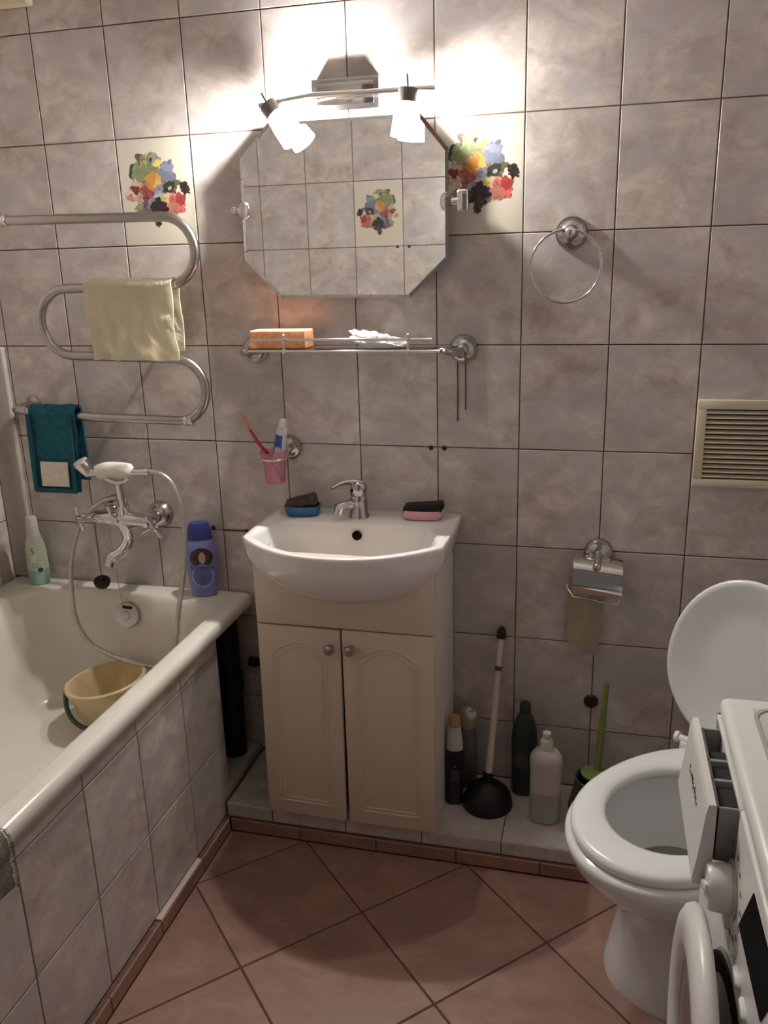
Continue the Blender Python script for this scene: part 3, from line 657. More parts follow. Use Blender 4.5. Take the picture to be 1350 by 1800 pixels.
bm = bm_new(); tube(bm, smooth_path([(0.352, -0.100, 0.785), (0.372, -0.112, 0.765), (0.381, -0.128, 0.745), (0.366, -0.143, 0.722), (0.345, -0.152, 0.708), (0.338, -0.155, 0.688)], 6), [0.0145] * 10 + [0.0155] * 11 + [0.0170] * 10, 18); part('spout', bm, CHROME, mix)
bm = bm_new(); tube(bm, [(0.340, -0.108, 0.802), (0.334, -0.118, 0.822), (0.332, -0.122, 0.842)], [0.006, 0.005, 0.0065], 12); cyl(bm, (0.342, -0.092, 0.800), (0.340, -0.116, 0.799), 0.010); part('diverter', bm, CHROME, mix)

# hand shower and its hose
hs = thing('hand_shower', 'white and chrome hand shower resting on the bath mixer cradle', 'shower', (0.363, -0.115, 0.92))
WHP = mat('white_plastic', (0.78, 0.75, 0.69), 0.3, var=0.03)
bm = bm_new(); tube(bm, smooth_path([(0.312, -0.122, 0.932), (0.324, -0.122, 0.937), (0.345, -0.122, 0.943), (0.374, -0.122, 0.944), (0.400, -0.122, 0.942), (0.418, -0.122, 0.938)], 5), [0.009 + 0.0115 * min(1, 3 * sin(pi * k / 25)) for k in range(26)], 20, flat=(1, 1)); part('grip', bm, WHP, hs)
bm = bm_new(); cyl(bm, (0.316, -0.122, 0.934), (0.283, -0.124, 0.932), 0.0095, 0.0085); part('collar', bm, CHROME, hs); bm = bm_new(); cyl(bm, (0.414, -0.122, 0.939), (0.452, -0.122, 0.941), 0.0105, 0.0090); cyl(bm, (0.452, -0.122, 0.941), (0.466, -0.122, 0.942), 0.0105); part('collar', bm, CHROME, hs)
bm = bm_new(); ax = Vector((-0.35, -0.25, 0.90)).normalized(); lathe(bm, [(0.0, -0.030), (0.010, -0.029), (0.016, -0.018), (0.021, 0.006), (0.022, 0.012), (0.020, 0.015), (0.0, 0.015)], axis_m((0.276, -0.125, 0.950), ax), 28); hd = part('shower_head', bm, CHROME, hs)
bm = bm_new(); lathe(bm, [(0.0195, 0.0145), (0.018, 0.0185), (0.010, 0.0195), (0.0, 0.0195)], axis_m((0.276, -0.125, 0.950), ax), 28); part('head_face', bm, WHP, hd)
hp = smooth_path([(0.466, -0.122, 0.942), (0.500, -0.122, 0.935), (0.528, -0.124, 0.912), (0.548, -0.128, 0.860), (0.555, -0.132, 0.790), (0.552, -0.140, 0.720), (0.545, -0.150, 0.660), (0.533, -0.165, 0.580), (0.520, -0.172, 0.500), (0.490, -0.162, 0.42), (0.42, -0.150, 0.395),
                  (0.32, -0.140, 0.405), (0.255, -0.142, 0.43), (0.222, -0.146, 0.465), (0.202, -0.148, 0.53), (0.196, -0.135, 0.62), (0.203, -0.128, 0.69), (0.225, -0.122, 0.76), (0.255, -0.114, 0.812), (0.300, -0.105, 0.848), (0.332, -0.098, 0.858), (0.350, -0.094, 0.856)], 14)
rr = [0.0066 + (0.0007 if k % 2 else -0.0004) for k in range(len(hp))]
bm = bm_new(); tube(bm, hp, rr, 12); part('hose', bm, mat('metal_hose', (0.55, 0.52, 0.48), 0.35, 0.75, var=0.15, scale=90), hs, ang=80, label='ribbed metal shower hose')

def chain(bm, a, b, n, r=0.0016, sag=0.0):
    a, b = Vector(a), Vector(b)
    for k in range(n):
        t = (k + 0.5) / n; p = a.lerp(b, t) + Vector((0, 0, -sag * 4 * t * (1 - t)))
        bmesh.ops.create_icosphere(bm, subdivisions=1, radius=r, matrix=Matrix.Translation(p))
    tube(bm, [a.lerp(b, k / 8) + Vector((0, 0, -sag * 4 * (k / 8) * (1 - k / 8))) for k in range(9)], r * 0.45, 6)
plug = thing('bath_plug', 'black rubber bath plug hanging on a ball chain from the mixer', 'plug', (0.284, -0.122, 0.62))
bm = bm_new(); lathe(bm, [(0.0, -0.010), (0.019, -0.010), (0.0215, -0.004), (0.0225, 0.004), (0.018, 0.009), (0.008, 0.010), (0.006, 0.016), (0.0, 0.017)], axis_m((0.284, -0.122, 0.624), (0.25, -0.35, 0.9)), 24); part('stopper', bm, BLACK, plug)
bm = bm_new(); chain(bm, (0.286, -0.118, 0.795), (0.286, -0.122, 0.642), 40); part('chain', bm, CHROMED, plug)
bm = bm_new(); chain(bm, (0.318, -0.112, 0.775), (0.320, -0.095, 0.540), 60, sag=0.0); part('chain', bm, CHROMED, plug)

# ------------------------------------------------------------------ bottles on the bath rim
def bottle_fn(prof, ex, loc, rz):
    """front-surface placement of flat print on an oval bottle; prof rows are (z, rx, ry)"""
    def at(x, z, off=0.0005):
        for (z0, a0, b0), (z1, a1, b1) in zip(prof[:-1], prof[1:]):
            if z0 <= z <= z1 and z1 > z0:
                t = (z - z0) / (z1 - z0); rx = a0 + (a1 - a0) * t; ry = b0 + (b1 - b0) * t; break
        else: rx, ry = prof[1][1], prof[1][2]
        q = max(0.0, 1 - min(1, abs(x) / rx) ** ex); return Vector((x, -ry * q ** (1 / ex) - off, z))
    return at
def bottle_bm(prof, ex, seg=40):
    bm = bm_new(); rings = []
    for z, rx, ry in prof:
        ring = []
        for k in range(seg):
            a = 2 * pi * k / seg; c_, s_ = cos(a), sin(a)
            ring.append(Vector((math.copysign(abs(c_) ** (2 / ex), c_) * rx, math.copysign(abs(s_) ** (2 / ex), s_) * ry, z)))
        rings.append(ring)
    return loft(bm, rings)
def label_bm(at, x0, x1, z0, z1, shape='rect', n=16, off=0.0004):
    bm = bm_new()
    g = []
    for j in range(n + 1):
        row = []
        for i in range(n + 1):
            u = i / n * 2 - 1; v = j / n * 2 - 1
            if shape == 'oval': u, v = u * math.sqrt(1 - v * v / 2), v * math.sqrt(1 - u * u / 2)
            row.append(bm.verts.new(at((x0 + x1) / 2 + u * (x1 - x0) / 2, (z0 + z1) / 2 + v * (z1 - z0) / 2, off)))
        g.append(row)
    for j in range(n):
        for i in range(n): bm.faces.new((g[j][i], g[j][i + 1], g[j + 1][i + 1], g[j + 1][i]))
    return bm
SHB = mat('lavender_bottle', (0.215, 0.235, 0.50), 0.3, var=0.03, coat=0.2)
sh = thing('shampoo_bottle', 'lavender blue shampoo bottle with dark blue cap on the bath corner', 'bottle', (0.553, -0.050, 0.578), R_(22))
pr = [(0.0, 0.030, 0.017), (0.003, 0.034, 0.020), (0.03, 0.037, 0.022), (0.06, 0.041, 0.024), (0.10, 0.043, 0.024), (0.135, 0.0415, 0.023), (0.158, 0.036, 0.021), (0.163, 0.033, 0.020)]
at = bottle_fn(pr, 2.6, None, 0)
part('bottle_body', bottle_bm(pr, 2.6), SHB, sh, local=True)
part('cap', bottle_bm([(0.1635, 0.034, 0.021), (0.18, 0.032, 0.0205), (0.205, 0.027, 0.018), (0.209, 0.025, 0.0165), (0.210, 0.0, 0.0)], 2.6), mat('navy_cap', (0.035, 0.048, 0.20), 0.3), sh, local=True)
lb = part('photo_print', label_bm(at, -0.030, 0.032, 0.088, 0.142, 'oval'), mat('dark_hair_print', (0.060, 0.035, 0.045), 0.4, var=0.6, scale=120), sh, local=True)
part('face_print', label_bm(at, -0.006, 0.012, 0.098, 0.130, 'oval', 10, 0.0008), mat('skin_print', (0.55, 0.32, 0.27), 0.4, var=0.1), lb, local=True)
part('oval_print', label_bm(at, -0.027, 0.029, 0.030, 0.096, 'oval', 16, 0.0010), mat('pale_ring_print', (0.50, 0.52, 0.75), 0.35), sh, local=True)
part('oval_print', label_bm(at, -0.0245, 0.0265, 0.033, 0.094, 'oval', 16, 0.0014), mat('blue_oval_print', (0.13, 0.16, 0.46), 0.35), sh, local=True)
text_mesh('Schauma', 0.0185, mat('navy_print', (0.02, 0.03, 0.16), 0.4), lambda x, y: at(x + 0.001, 0.087 + y, 0.0024), 'lettering', sh)
for k in range(4):
    text_mesh(['|||||||||', '||||||||||', '||||||||', '||||||'][k], 0.006, MATS['navy_print'], lambda x, y, k=k: at(x, 0.066 - 0.008 * k + y, 0.0019), 'lettering', sh)
GB = mat('pale_green_bottle', (0.52, 0.58, 0.46), 0.35, var=0.03)
gb = thing('lotion_bottle', 'slim pale green bottle with the number 5 in the bath corner', 'bottle', (0.032, -0.052, 0.578), R_(27))
pr2 = [(0.0, 0.024, 0.024), (0.003, 0.0275, 0.0275), (0.05, 0.0295, 0.0295), (0.10, 0.0280, 0.0280), (0.128, 0.024, 0.024), (0.145, 0.018, 0.018)]
at2 = bottle_fn(pr2, 2.0, None, 0)
part('bottle_body', bottle_bm(pr2, 2.0, 32), GB, gb, local=True)
part('bottle_base', bottle_bm([(0.0008, 0.0255, 0.0255), (0.003, 0.0279, 0.0279), (0.030, 0.0291, 0.0291), (0.045, 0.0297, 0.0297)], 2.0, 32), mat('sage_base', (0.28, 0.42, 0.36), 0.35, var=0.05), gb, local=True)
part('cap', bottle_bm([(0.1452, 0.018, 0.018), (0.16, 0.0165, 0.0165), (0.195, 0.0150, 0.0150), (0.199, 0.013, 0.013), (0.200, 0.0, 0.0)], 2.0, 28), mat('cream_cap', (0.62, 0.62, 0.52), 0.4), gb, local=True)
INK = mat('dark_green_ink', (0.03, 0.075, 0.065), 0.5)
text_mesh('5', 0.026, INK, lambda x, y: at2(x - 0.004, 0.103 + y, 0.0006), 'lettering', gb)
for k in range(2): text_mesh('|||||||||', 0.007, INK, lambda x, y, k=k: at2(x - 0.002, 0.066 - k * 0.009 + y, 0.0006), 'lettering', gb)
part('round_print', label_bm(at2, 0.004, 0.018, 0.040, 0.054, 'oval', 8, 0.0008), INK, gb, local=True)

# ------------------------------------------------------------------ bucket in the bath
bk = thing('bucket', 'small dirty yellow plastic bucket standing in the bathtub', 'bucket', (0.337, -0.222, 0.266), rot=(R_(0), R_(-6), R_(12)))
YEL = mat('yellow_plastic', (0.60, 0.47, 0.27), 0.45, var=0.12, scale=14, bump=0.05)
bm = bm_new(); lathe(bm, [(0.0, 0.0), (0.080, 0.0), (0.084, 0.004), (0.099, 0.112), (0.107, 0.113), (0.108, 0.119), (0.105, 0.122), (0.098, 0.121), (0.095, 0.114), (0.080, 0.008), (0.0, 0.006)], None, 44); part('pail', bm, YEL, bk, local=True)
bm = bm_new(); pth = [(0.112 * cos(a), -0.112 * sin(a) * 0.98, 0.106 - 0.075 * sin(a)) for a in [pi * k / 24 for k in range(25)]]
tube(bm, pth, 0.0065, 10, flat=(1, 1)); part('handle', bm, mat('green_plastic_handle', (0.045, 0.085, 0.065), 0.5), bk, local=True, label='dark green carrying handle')
for s in (-1, 1):
    bm = bm_new(); box(bm, s * 0.108 - 0.006, s * 0.108 + 0.006, -0.012, 0.012, 0.092, 0.118, 0.003)
    part('handle_ear', bm, YEL, bk, local=True)

# ------------------------------------------------------------------ glass shelf
def rosette(bm, c, d=(0, -1, 0), r=0.034):
    lathe(bm, [(r, 0.0), (r, 0.004), (r * 0.94, 0.008), (r * 0.88, 0.008), (r * 0.82, 0.012), (r * 0.70, 0.013), (r * 0.55, 0.018), (r * 0.42, 0.020), (0.0, 0.021)], axis_m(c, d), 36)
shf = thing('glass_shelf', 'narrow glass shelf with a chrome guard rail under the mirror', 'shelf', (1.0, 0.0, 1.22))
for x in (0.735, 1.265):
    bm = bm_new(); rosette(bm, (x, -0.0006, 1.241), r=0.034); ro = part('rosette', bm, CHROMED, shf)
    bm = bm_new(); s = 1 if x < 1 else -1
    tube(bm, smooth_path([(x, -0.018, 1.241), (x, -0.055, 1.241), (x + s * 0.006, -0.095, 1.243), (x + s * 0.022, -0.122, 1.249), (x + s * 0.035, -0.128, 1.250)], 5), [0.013 - 0.0003 * k for k in range(21)], 14)
    lathe(bm, [(0.0, -0.013), (0.011, -0.008), (0.013, 0.0), (0.011, 0.008), (0.0, 0.013)], axis_m((x, -0.062, 1.238), (0, -1, 0)), 18)
    part('bracket_arm', bm, CHROMED, ro)
bm = bm_new(); box(bm, 0.752, 1.248, -0.130, -0.022, 1.2475, 1.2525, 0.001)
part('glass_plate', bm, mat('shelf_glass', (0.86, 0.90, 0.88), 0.03, var=0.0, trans=1.0, ior=1.45), shf)
bm = bm_new(); cyl(bm, (0.765, -0.131, 1.2500), (1.243, -0.131, 1.2500), 0.0030); part('front_rod', bm, CHROME, shf)
bm = bm_new(); cyl(bm, (0.775, -0.127, 1.276), (1.214, -0.127, 1.276), 0.0030); part('guard_rod', bm, CHROME, shf)
for x in (0.858, 1.158):
    bm = bm_new(); cyl(bm, (x, -0.129, 1.244), (x, -0.127, 1.284), 0.0034)
    for z in (1.276, 1.250, 1.284): bmesh.ops.create_uvsphere(bm, u_segments=14, v_segments=10, radius=0.0058, matrix=Matrix.Translation((x, -0.128, z)))
    part('rail_post', bm, CHROME, shf)
lumpy('sponge', 'orange bath sponge standing on the left of the glass shelf', 'sponge', (0.834, -0.075, 1.2535), (0.142, 0.060, 0.042), Matrix.Rotation(R_(-1), 4, 'Z'), mat('orange_foam', (0.80, 0.36, 0.17), 0.95, var=0.18, scale=70, bump=0.6, bscale=260), 1, 0.04, 0.08)
bm = bm_new()
from mathutils import noise as NZ
bmesh.ops.create_icosphere(bm, subdivisions=4, radius=1.0)
for v in bm.verts:
    p = v.co.copy(); f = 1 + 0.45 * NZ.noise(p * 2.2 + Vector((3, 1, 0))) + 0.25 * NZ.noise(p * 5)
    v.co = Vector((p.x * 0.064 * f + 1.082, p.y * 0.024 * f - 0.092, 1.2535 + max(0.0, (p.z * 0.5 + 0.45) * 0.030 * f * (1.1 - 0.5 * p.x))))
solo('tissue', bm, mat('white_tissue', (0.80, 0.79, 0.77), 0.9, var=0.04, bump=0.3), (1.082, -0.085, 1.2535), 'crumpled white tissue lying on the glass shelf', 'tissue', ang=80)

# tumbler holder, tumbler, brush and tube
hold = thing('tumbler_holder', 'chrome tumbler ring on the wall left of the basin tap', 'holder', (0.813, 0.0, 0.985))
bm = bm_new(); rosette(bm, (0.812, -0.0006, 0.990), r=0.032); part('rosette', bm, CHROMED, hold)
bm = bm_new(); tube(bm, [(0.812, -0.016, 0.988), (0.806, -0.045, 0.982)], [0.010, 0.007], 14); tube(bm, [(0.795 + 0.0325 * cos(a), -0.078 + 0.0325 * sin(a), 0.978) for a in [2 * pi * k / 32 for k in range(32)]], 0.0030, 10, closed=True); part('ring', bm, CHROME, hold)
PINKG = mat('pink_translucent', (0.97, 0.55, 0.67), 0.2, var=0.05, trans=0.75, ior=1.3)
bm = bm_new(); lathe(bm, [(0.0, 0.0), (0.024, 0.0), (0.0255, 0.002), (0.0295, 0.058), (0.0335, 0.064), (0.0365, 0.082), (0.035, 0.082), (0.032, 0.066), (0.0280, 0.058), (0.0240, 0.004), (0.0, 0.003)], Matrix.Translation((0.795, -0.078, 0.914)), 36)
solo('tumbler', bm, PINKG, (0.795, -0.078, 0.914), 'pink translucent plastic tumbler in the chrome wall ring', 'cup')
tb = thing('toothbrush', 'red toothbrush leaning left in the pink tumbler', 'toothbrush', (0.805, -0.074, 0.918))
bm = bm_new(); pth = smooth_path([(0.810, -0.072, 0.920), (0.785, -0.085, 0.985), (0.766, -0.092, 1.012), (0.752, -0.094, 1.036), (0.742, -0.096, 1.054)], 5); tube(bm, pth, [0.0048] * 12 + [0.0042] * 5 + [0.0034] * 4, 12); part('handle', bm, mat('red_plastic', (0.42, 0.035, 0.030), 0.35), tb)
bm = bm_new(); tube(bm, [(0.742, -0.096, 1.054), (0.736, -0.097, 1.068), (0.729, -0.098, 1.092)], [0.0034, 0.0058, 0.0050], 12, flat=(1, 0.6)); hd = part('brush_head', bm, mat('salmon_plastic', (0.62, 0.28, 0.20), 0.4), tb)
bm = bm_new()
for k in range(5):
    for j in (-1, 1):
        p = Vector((0.736, -0.098, 1.066)).lerp(Vector((0.7295, -0.099, 1.090)), k / 4) + Vector((0, -0.002, 0)) * j
        cyl(bm, p, p + Vector((0.012, -0.003, 0.003)), 0.0018, seg=8)
part('bristles', bm, mat('pale_bristles', (0.62, 0.42, 0.34), 0.8), hd)
tp = thing('toothpaste_tube', 'blue and white toothpaste tube standing in the pink tumbler', 'toothpaste', (0.800, -0.086, 0.918))
a_ = Vector((0.792, -0.070, 0.920)); b_ = Vector((0.829, -0.092, 1.068)); ax = (b_ - a_).normalized(); Mx = axis_m(a_, ax); Lh = (b_ - a_).length
def tube_ring(t, rx, ry, n=24): return [Mx @ Vector((rx * cos(2 * pi * k / n), ry * sin(2 * pi * k / n), t)) for k in range(n)]
bm = bm_new(); loft(bm, [tube_ring(0, 0.018, 0.0015), tube_ring(0.01, 0.0178, 0.002), tube_ring(0.06, 0.0155, 0.009), tube_ring(Lh - 0.02, 0.0135, 0.0125), tube_ring(Lh - 0.012, 0.0125, 0.012), tube_ring(Lh - 0.007, 0.006, 0.006)]); tbd = part('tube_body', bm, mat('white_tube', (0.62, 0.62, 0.72), 0.35), tp)
bm = bm_new(); fr = Vector((-0.25, -1, 0)).normalized(); n = 10; rows = []
for j in range(9):
    t = 0.045 + (Lh - 0.072) * j / 8; rx, ry = 0.0165 - 0.003 * j / 8, 0.006 + 0.0068 * j / 8
    rows.append([bm.verts.new(Mx @ (Vector((rx * 1.03 * cos(a), ry * 1.05 * sin(a), t)))) for a in [pi * (1.05 + 0.62 * k / n) for k in range(n + 1)]])
for j in range(8):
    for k in range(n): bm.faces.new((rows[j][k], rows[j][k + 1], rows[j + 1][k + 1], rows[j + 1][k]))
part('blue_print', bm, mat('blue_print', (0.03, 0.10, 0.34), 0.35), tbd)
bm = bm_new(); loft(bm, [tube_ring(Lh - 0.008, 0.0095, 0.0095), tube_ring(Lh + 0.010, 0.0085, 0.0085), tube_ring(Lh + 0.012, 0.007, 0.007)]); part('cap', bm, mat('white_cap', (0.72, 0.70, 0.70), 0.4), tp)

# ------------------------------------------------------------------ towel ring, paper holder, vent, small wall fittings
tr = thing('towel_ring', 'chrome towel ring hanging on the right half of the wall', 'towel ring', (1.505, 0.0, 1.42))
bm = bm_new(); rosette(bm, (1.508, -0.0006, 1.496), r=0.036); part('rosette', bm, CHROMED, tr)
bm = bm_new(); cyl(bm, (1.508, -0.018, 1.496), (1.507, -0.045, 1.497), 0.010, 0.008); bmesh.ops.create_uvsphere(bm, u_segments=20, v_segments=14, radius=0.0125, matrix=Matrix.Translation((1.5065, -0.052, 1.4975))); part('knob', bm, CHROME, tr)
bm = bm_new(); cyl(bm, (1.489, -0.045, 1.501), (1.524, -0.045, 1.497), 0.005); part('ring_socket', bm, CHROME, tr)
bm = bm_new(); tube(bm, [(1.4985 + 0.0765 * cos(a), -0.048 - 0.004 * sin(a), 1.4250 + 0.0775 * sin(a)) for a in [2 * pi * k / 64 for k in range(64)]], 0.0032, 10, closed=True); part('ring', bm, CHROME, tr)

ph = thing('paper_holder', 'chrome toilet paper holder with a curved lid on the wall', 'paper holder', (1.60, 0.0, 0.65))
bm = bm_new(); rosette(bm, (1.600, -0.0006, 0.748), r=0.036); part('rosette', bm, CHROMED, ph)
bm = bm_new(); tube(bm, [(1.600, -0.018, 0.747), (1.599, -0.040, 0.742), (1.598, -0.060, 0.733)], [0.011, 0.009, 0.008], 14); bmesh.ops.create_uvsphere(bm, u_segments=18, v_segments=12, radius=0.0105, matrix=Matrix.Translation((1.597, -0.063, 0.731))); part('arm', bm, CHROMED, ph)
bm = bm_new(); sec = [(-0.018, 0.742), (-0.045, 0.738), (-0.066, 0.724), (-0.078, 0.702), (-0.082, 0.682), (-0.079, 0.664)]
sp_ = smooth_path([(0, y, z) for y, z in sec], 5); g = []
tl = 0.055
for p in sp_: g.append([bm.verts.new((x, p.y, p.z - (x - 1.598) * 0.10)) for x in (1.542, 1.570, 1.598, 1.628, 1.658)])
for A, B in zip(g[:-1], g[1:]):
    for k in range(4): bm.faces.new((A[k], A[k + 1], B[k + 1], B[k]))
bmesh.ops.recalc_face_normals(bm, faces=bm.faces); bmesh.ops.solidify(bm, geom=bm.faces[:], thickness=0.0014); part('lid', bm, CHROME, ph, ang=50, label='curved mirror-chrome lid')
bm = bm_new(); tube(bm, [(1.5250, -0.030, 0.672), (1.532, -0.055, 0.665), (1.545, -0.072, 0.654), (1.60, -0.074, 0.648), (1.648, -0.074, 0.642), (1.653, -0.074, 0.648), (1.648, -0.074, 0.654)], 0.0028, 10); part('wire_bar', bm, CHROME, ph)
PAP = mat('grey_toilet_paper', (0.42, 0.34, 0.26), 0.95, var=0.06, scale=40, bump=0.15)
pap = thing('toilet_paper', 'thin strip of grey-brown toilet paper hanging from the holder', 'toilet paper', (1.575, -0.03, 0.48))
bm = bm_new(); cyl(bm, (1.548, -0.052, 0.690), (1.645, -0.052, 0.682), 0.020); part('roll', bm, PAP, pap)
bm = bm_new(); g = []
for j in range(15):
    t = j / 14; row = []
    for i in range(9):
        u = i / 8; zt = 0.690 - 0.008 * u; zb = 0.512 - 0.040 * u + 0.006 * NZ.noise(Vector((u * 7, 2, 0)))
        row.append(bm.verts.new((1.533 + (0.090 - 0.012 * t) * u - 0.004 * t, -0.031 + 0.012 * t + 0.004 * sin(u * 5 + t * 2), zt + (zb - zt) * t)))
    g.append(row)
for A, B in zip(g[:-1], g[1:]):
    for k in range(8): bm.faces.new((A[k], A[k + 1], B[k + 1], B[k]))
bmesh.ops.recalc_face_normals(bm, faces=bm.faces); bmesh.ops.solidify(bm, geom=bm.faces[:], thickness=0.0006); part('loose_end', bm, PAP, pap, ang=80)

IVORY = mat('ivory_plastic', (0.66, 0.59, 0.46), 0.45, var=0.03)
vt = thing('vent_grille', 'ivory plastic ventilation grille with horizontal louvres on the right', 'vent', (1.90, 0.0, 0.926))
vx0, vx1, vz0, vz1 = 1.802, 2.004, 0.926, 1.128
bm = bm_new()
box(bm, vx0, vx1, -0.014, -0.001, vz1 - 0.021, vz1, 0.002); box(bm, vx0, vx1, -0.014, -0.001, vz0, vz0 + 0.019, 0.002)
box(bm, vx0, vx0 + 0.0195, -0.014, -0.001, vz0 + 0.018, vz1 - 0.020, 0.002); box(bm, vx1 - 0.0195, vx1, -0.014, -0.001, vz0 + 0.018, vz1 - 0.020, 0.002)
part('frame', bm, IVORY, vt)
bm = bm_new(); box(bm, vx0 + 0.018, vx1 - 0.018, -0.003, -0.001, vz0 + 0.018, vz1 - 0.018); part('slat_backing', bm, mat('dark_brown_backing', (0.10, 0.065, 0.04), 0.9, var=0.2, scale=80), vt)  # plain dark brown sheet behind the slats
sb = bm_new(); box(sb, -(vx1 - vx0) / 2 + 0.019, (vx1 - vx0) / 2 - 0.019, -0.0055, 0.0055, -0.0012, 0.0012, 0.0005, 1); sme = finish('slat', sb, IVORY)
for k in range(14):
    o = bpy.data.objects.new('slat', sme); COL.objects.link(o); o.parent = vt
    o.location = (0.003, -0.0085, 0.026 + k * 0.0114); o.rotation_euler = (R_(28), 0, 0)

bm = bm_new(); lathe(bm, [(0.0185, 0.0), (0.0185, 0.004), (0.016, 0.007), (0.0, 0.008)], axis_m((1.599, -0.0006, 0.337), (0, -1, 0)), 32)
solo('rubber_disc', bm, mat('dark_brown_rubber', (0.022, 0.018, 0.015), 0.6), (1.599, -0.003, 0.337), 'dark round disc on the wall above the toilet brush', 'disc')
PLUGM = mat('grey_wall_plug', (0.05, 0.035, 0.03), 0.7)
for x, z, lab in ((1.183, 0.998, 'small dark screw hole plug left of the grout cross by the basin'), (1.217, 0.998, 'small dark screw hole plug right of the grout cross by the basin'), (0.572, 0.757, 'small black screw stub on the wall above the lavender bottle')):
    bm = bm_new(); lathe(bm, [(0.0062, 0.0), (0.0060, 0.0025), (0.0038, 0.003), (0.003, 0.0012), (0.0, 0.001)], axis_m((x, -0.0004, z), (0, -1, 0)), 18)
    solo('wall_plug', bm, PLUGM, (x, -0.001, z), lab, 'wall plug', 'wall plugs')
for x, lab in ((0.085, 'dark wall plug far left on the wall facing the mirror'), (0.122, 'second dark wall plug left on the wall facing the mirror'), (0.775, 'dark wall plug under the bouquet tile facing the mirror'), (0.823, 'dark wall plug beside the bouquet tile facing the mirror')):
    bm = bm_new(); lathe(bm, [(0.0062, 0.0), (0.0060, 0.0025), (0.0, 0.003)], axis_m((1.0 - x if False else x, YF + 0.0004, 1.497), (0, 1, 0)), 18)
    solo('wall_plug', bm, PLUGM, (x, YF + 0.001, 1.497), lab, 'wall plug', 'wall plugs')
bm = bm_new(); cyl(bm, (0.605, -0.005, 0.7540), (0.668, -0.005, 0.7545), 0.0016); bmesh.ops.create_uvsphere(bm, u_segments=12, v_segments=8, radius=0.0048, matrix=Matrix.Translation((0.671, -0.005, 0.7545)))
solo('wall_rod', bm, PLUGM, (0.64, -0.005, 0.754), 'thin dark metal rod along the grout beside the basin', 'rod')
for x, z0, lab in ((1.2505, 1.067, 'longer of two thin cords hanging below the shelf rosette'), (1.2695, 1.095, 'shorter of two thin cords hanging below the shelf rosette')):
    bm = bm_new(); tube(bm, [(x, -0.0025, 1.215), (x + 0.0006, -0.0022, (z0 + 1.215) / 2), (x, -0.0022, z0)], 0.0013, 8)
    solo('hanging_cord', bm, mat('brown_cord', (0.09, 0.055, 0.045), 0.8), (x, -0.0025, z0), lab, 'cord', 'cords under the shelf')
cp = thing('vent_box', 'cream plastic box fixed high on the wall at the left edge', 'vent box', (0.11, 0.0, 2.056))
bm = bm_new(); box(bm, 0.0, 0.2225, -0.030, -0.001, 2.056, 2.22, 0.004); part('housing', bm, mat('cream_box', (0.62, 0.54, 0.38), 0.5), cp)
bm = bm_new(); box(bm, 0.012, 0.210, -0.034, -0.0295, 2.068, 2.208, 0.003); part('cover', bm, MATS['cream_box'], cp)

# ------------------------------------------------------------------ bottles, plunger and brush on the step
ZS = 0.0775
GOLD = mat('ochre_plastic', (0.42, 0.26, 0.10), 0.45)
OFFW = mat('off_white_plastic', (0.60, 0.56, 0.50), 0.4, var=0.04)
s1 = thing('spray_bottle', 'black cleaner bottle with a white and ochre trigger cap beside the cabinet', 'bottle', (1.263, -0.133, ZS), R_(8))
pr3 = [(0.0, 0.0195, 0.0165), (0.003, 0.022, 0.019), (0.10, 0.0225, 0.0195), (0.145, 0.022, 0.019), (0.160, 0.0205, 0.0175)]
at3 = bottle_fn(pr3, 3.2, None, 0)
part('bottle_body', bottle_bm(pr3, 3.2, 32), BLACKGL, s1, local=True)
part('collar', bottle_bm([(0.1602, 0.0215, 0.0185), (0.175, 0.0212, 0.0185), (0.205, 0.0175, 0.0165), (0.225, 0.0155, 0.0155)], 2.4, 28), OFFW, s1, local=True)
part('cap', bottle_bm([(0.2252, 0.0150, 0.0150), (0.245, 0.0148, 0.0148), (0.252, 0.0125, 0.0125), (0.254, 0.0, 0.0)], 2.2, 28), GOLD, s1, local=True)
part('label_print', label_bm(at3, -0.010, 0.010, 0.070, 0.105), mat('grey_label', (0.055, 0.060, 0.062), 0.4, var=0.5, scale=150), s1, local=True)
text_mesh('||||', 0.009, mat('pale_ink', (0.25, 0.26, 0.26), 0.5), lambda x, y: at3(x, 0.117 + y, 0.0008), 'lettering', s1)
s2 = thing('spray_can', 'grey bottle with an ochre cap behind the black cleaner bottle', 'bottle', (1.285, -0.050, ZS))
part('bottle_body', bottle_bm([(0.0, 0.022, 0.022), (0.003, 0.0245, 0.0245), (0.15, 0.0245, 0.0245), (0.17, 0.020, 0.020), (0.178, 0.016, 0.016)], 2.0, 32), mat('dull_grey_bottle', (0.16, 0.145, 0.135), 0.4, var=0.1), s2, local=True)
part('cap', bottle_bm([(0.178, 0.0205, 0.0205), (0.19, 0.0225, 0.0225), (0.215, 0.022, 0.022), (0.228, 0.016, 0.016), (0.232, 0.0, 0.0)], 2.0, 28), mat('tan_cap', (0.40, 0.30, 0.19), 0.4), s2, local=True)
bm = bm_new(); lathe(bm, [(0.0205, 0.0), (0.022, 0.004), (0.018, 0.010), (0.0, 0.013)], axis_m((0.006, -0.006, 0.216), (0.5, -0.35, 0.8)), 24, sx=0.8, sy=0.8); part('cap_button', bm, OFFW, s2, local=True)
pg = thing('plunger', 'black rubber plunger with a pale stick leaning by the cabinet', 'plunger', (1.348, -0.128, ZS))
bm = bm_new(); lathe(bm, [(0.064, 0.0), (0.066, 0.004), (0.063, 0.020), (0.054, 0.040), (0.038, 0.056), (0.020, 0.064), (0.0135, 0.068), (0.0125, 0.088), (0.011, 0.094), (0.0, 0.094)], Matrix.Translation((1.348, -0.128, ZS)), 40); part('rubber_cup', bm, BLACK, pg)
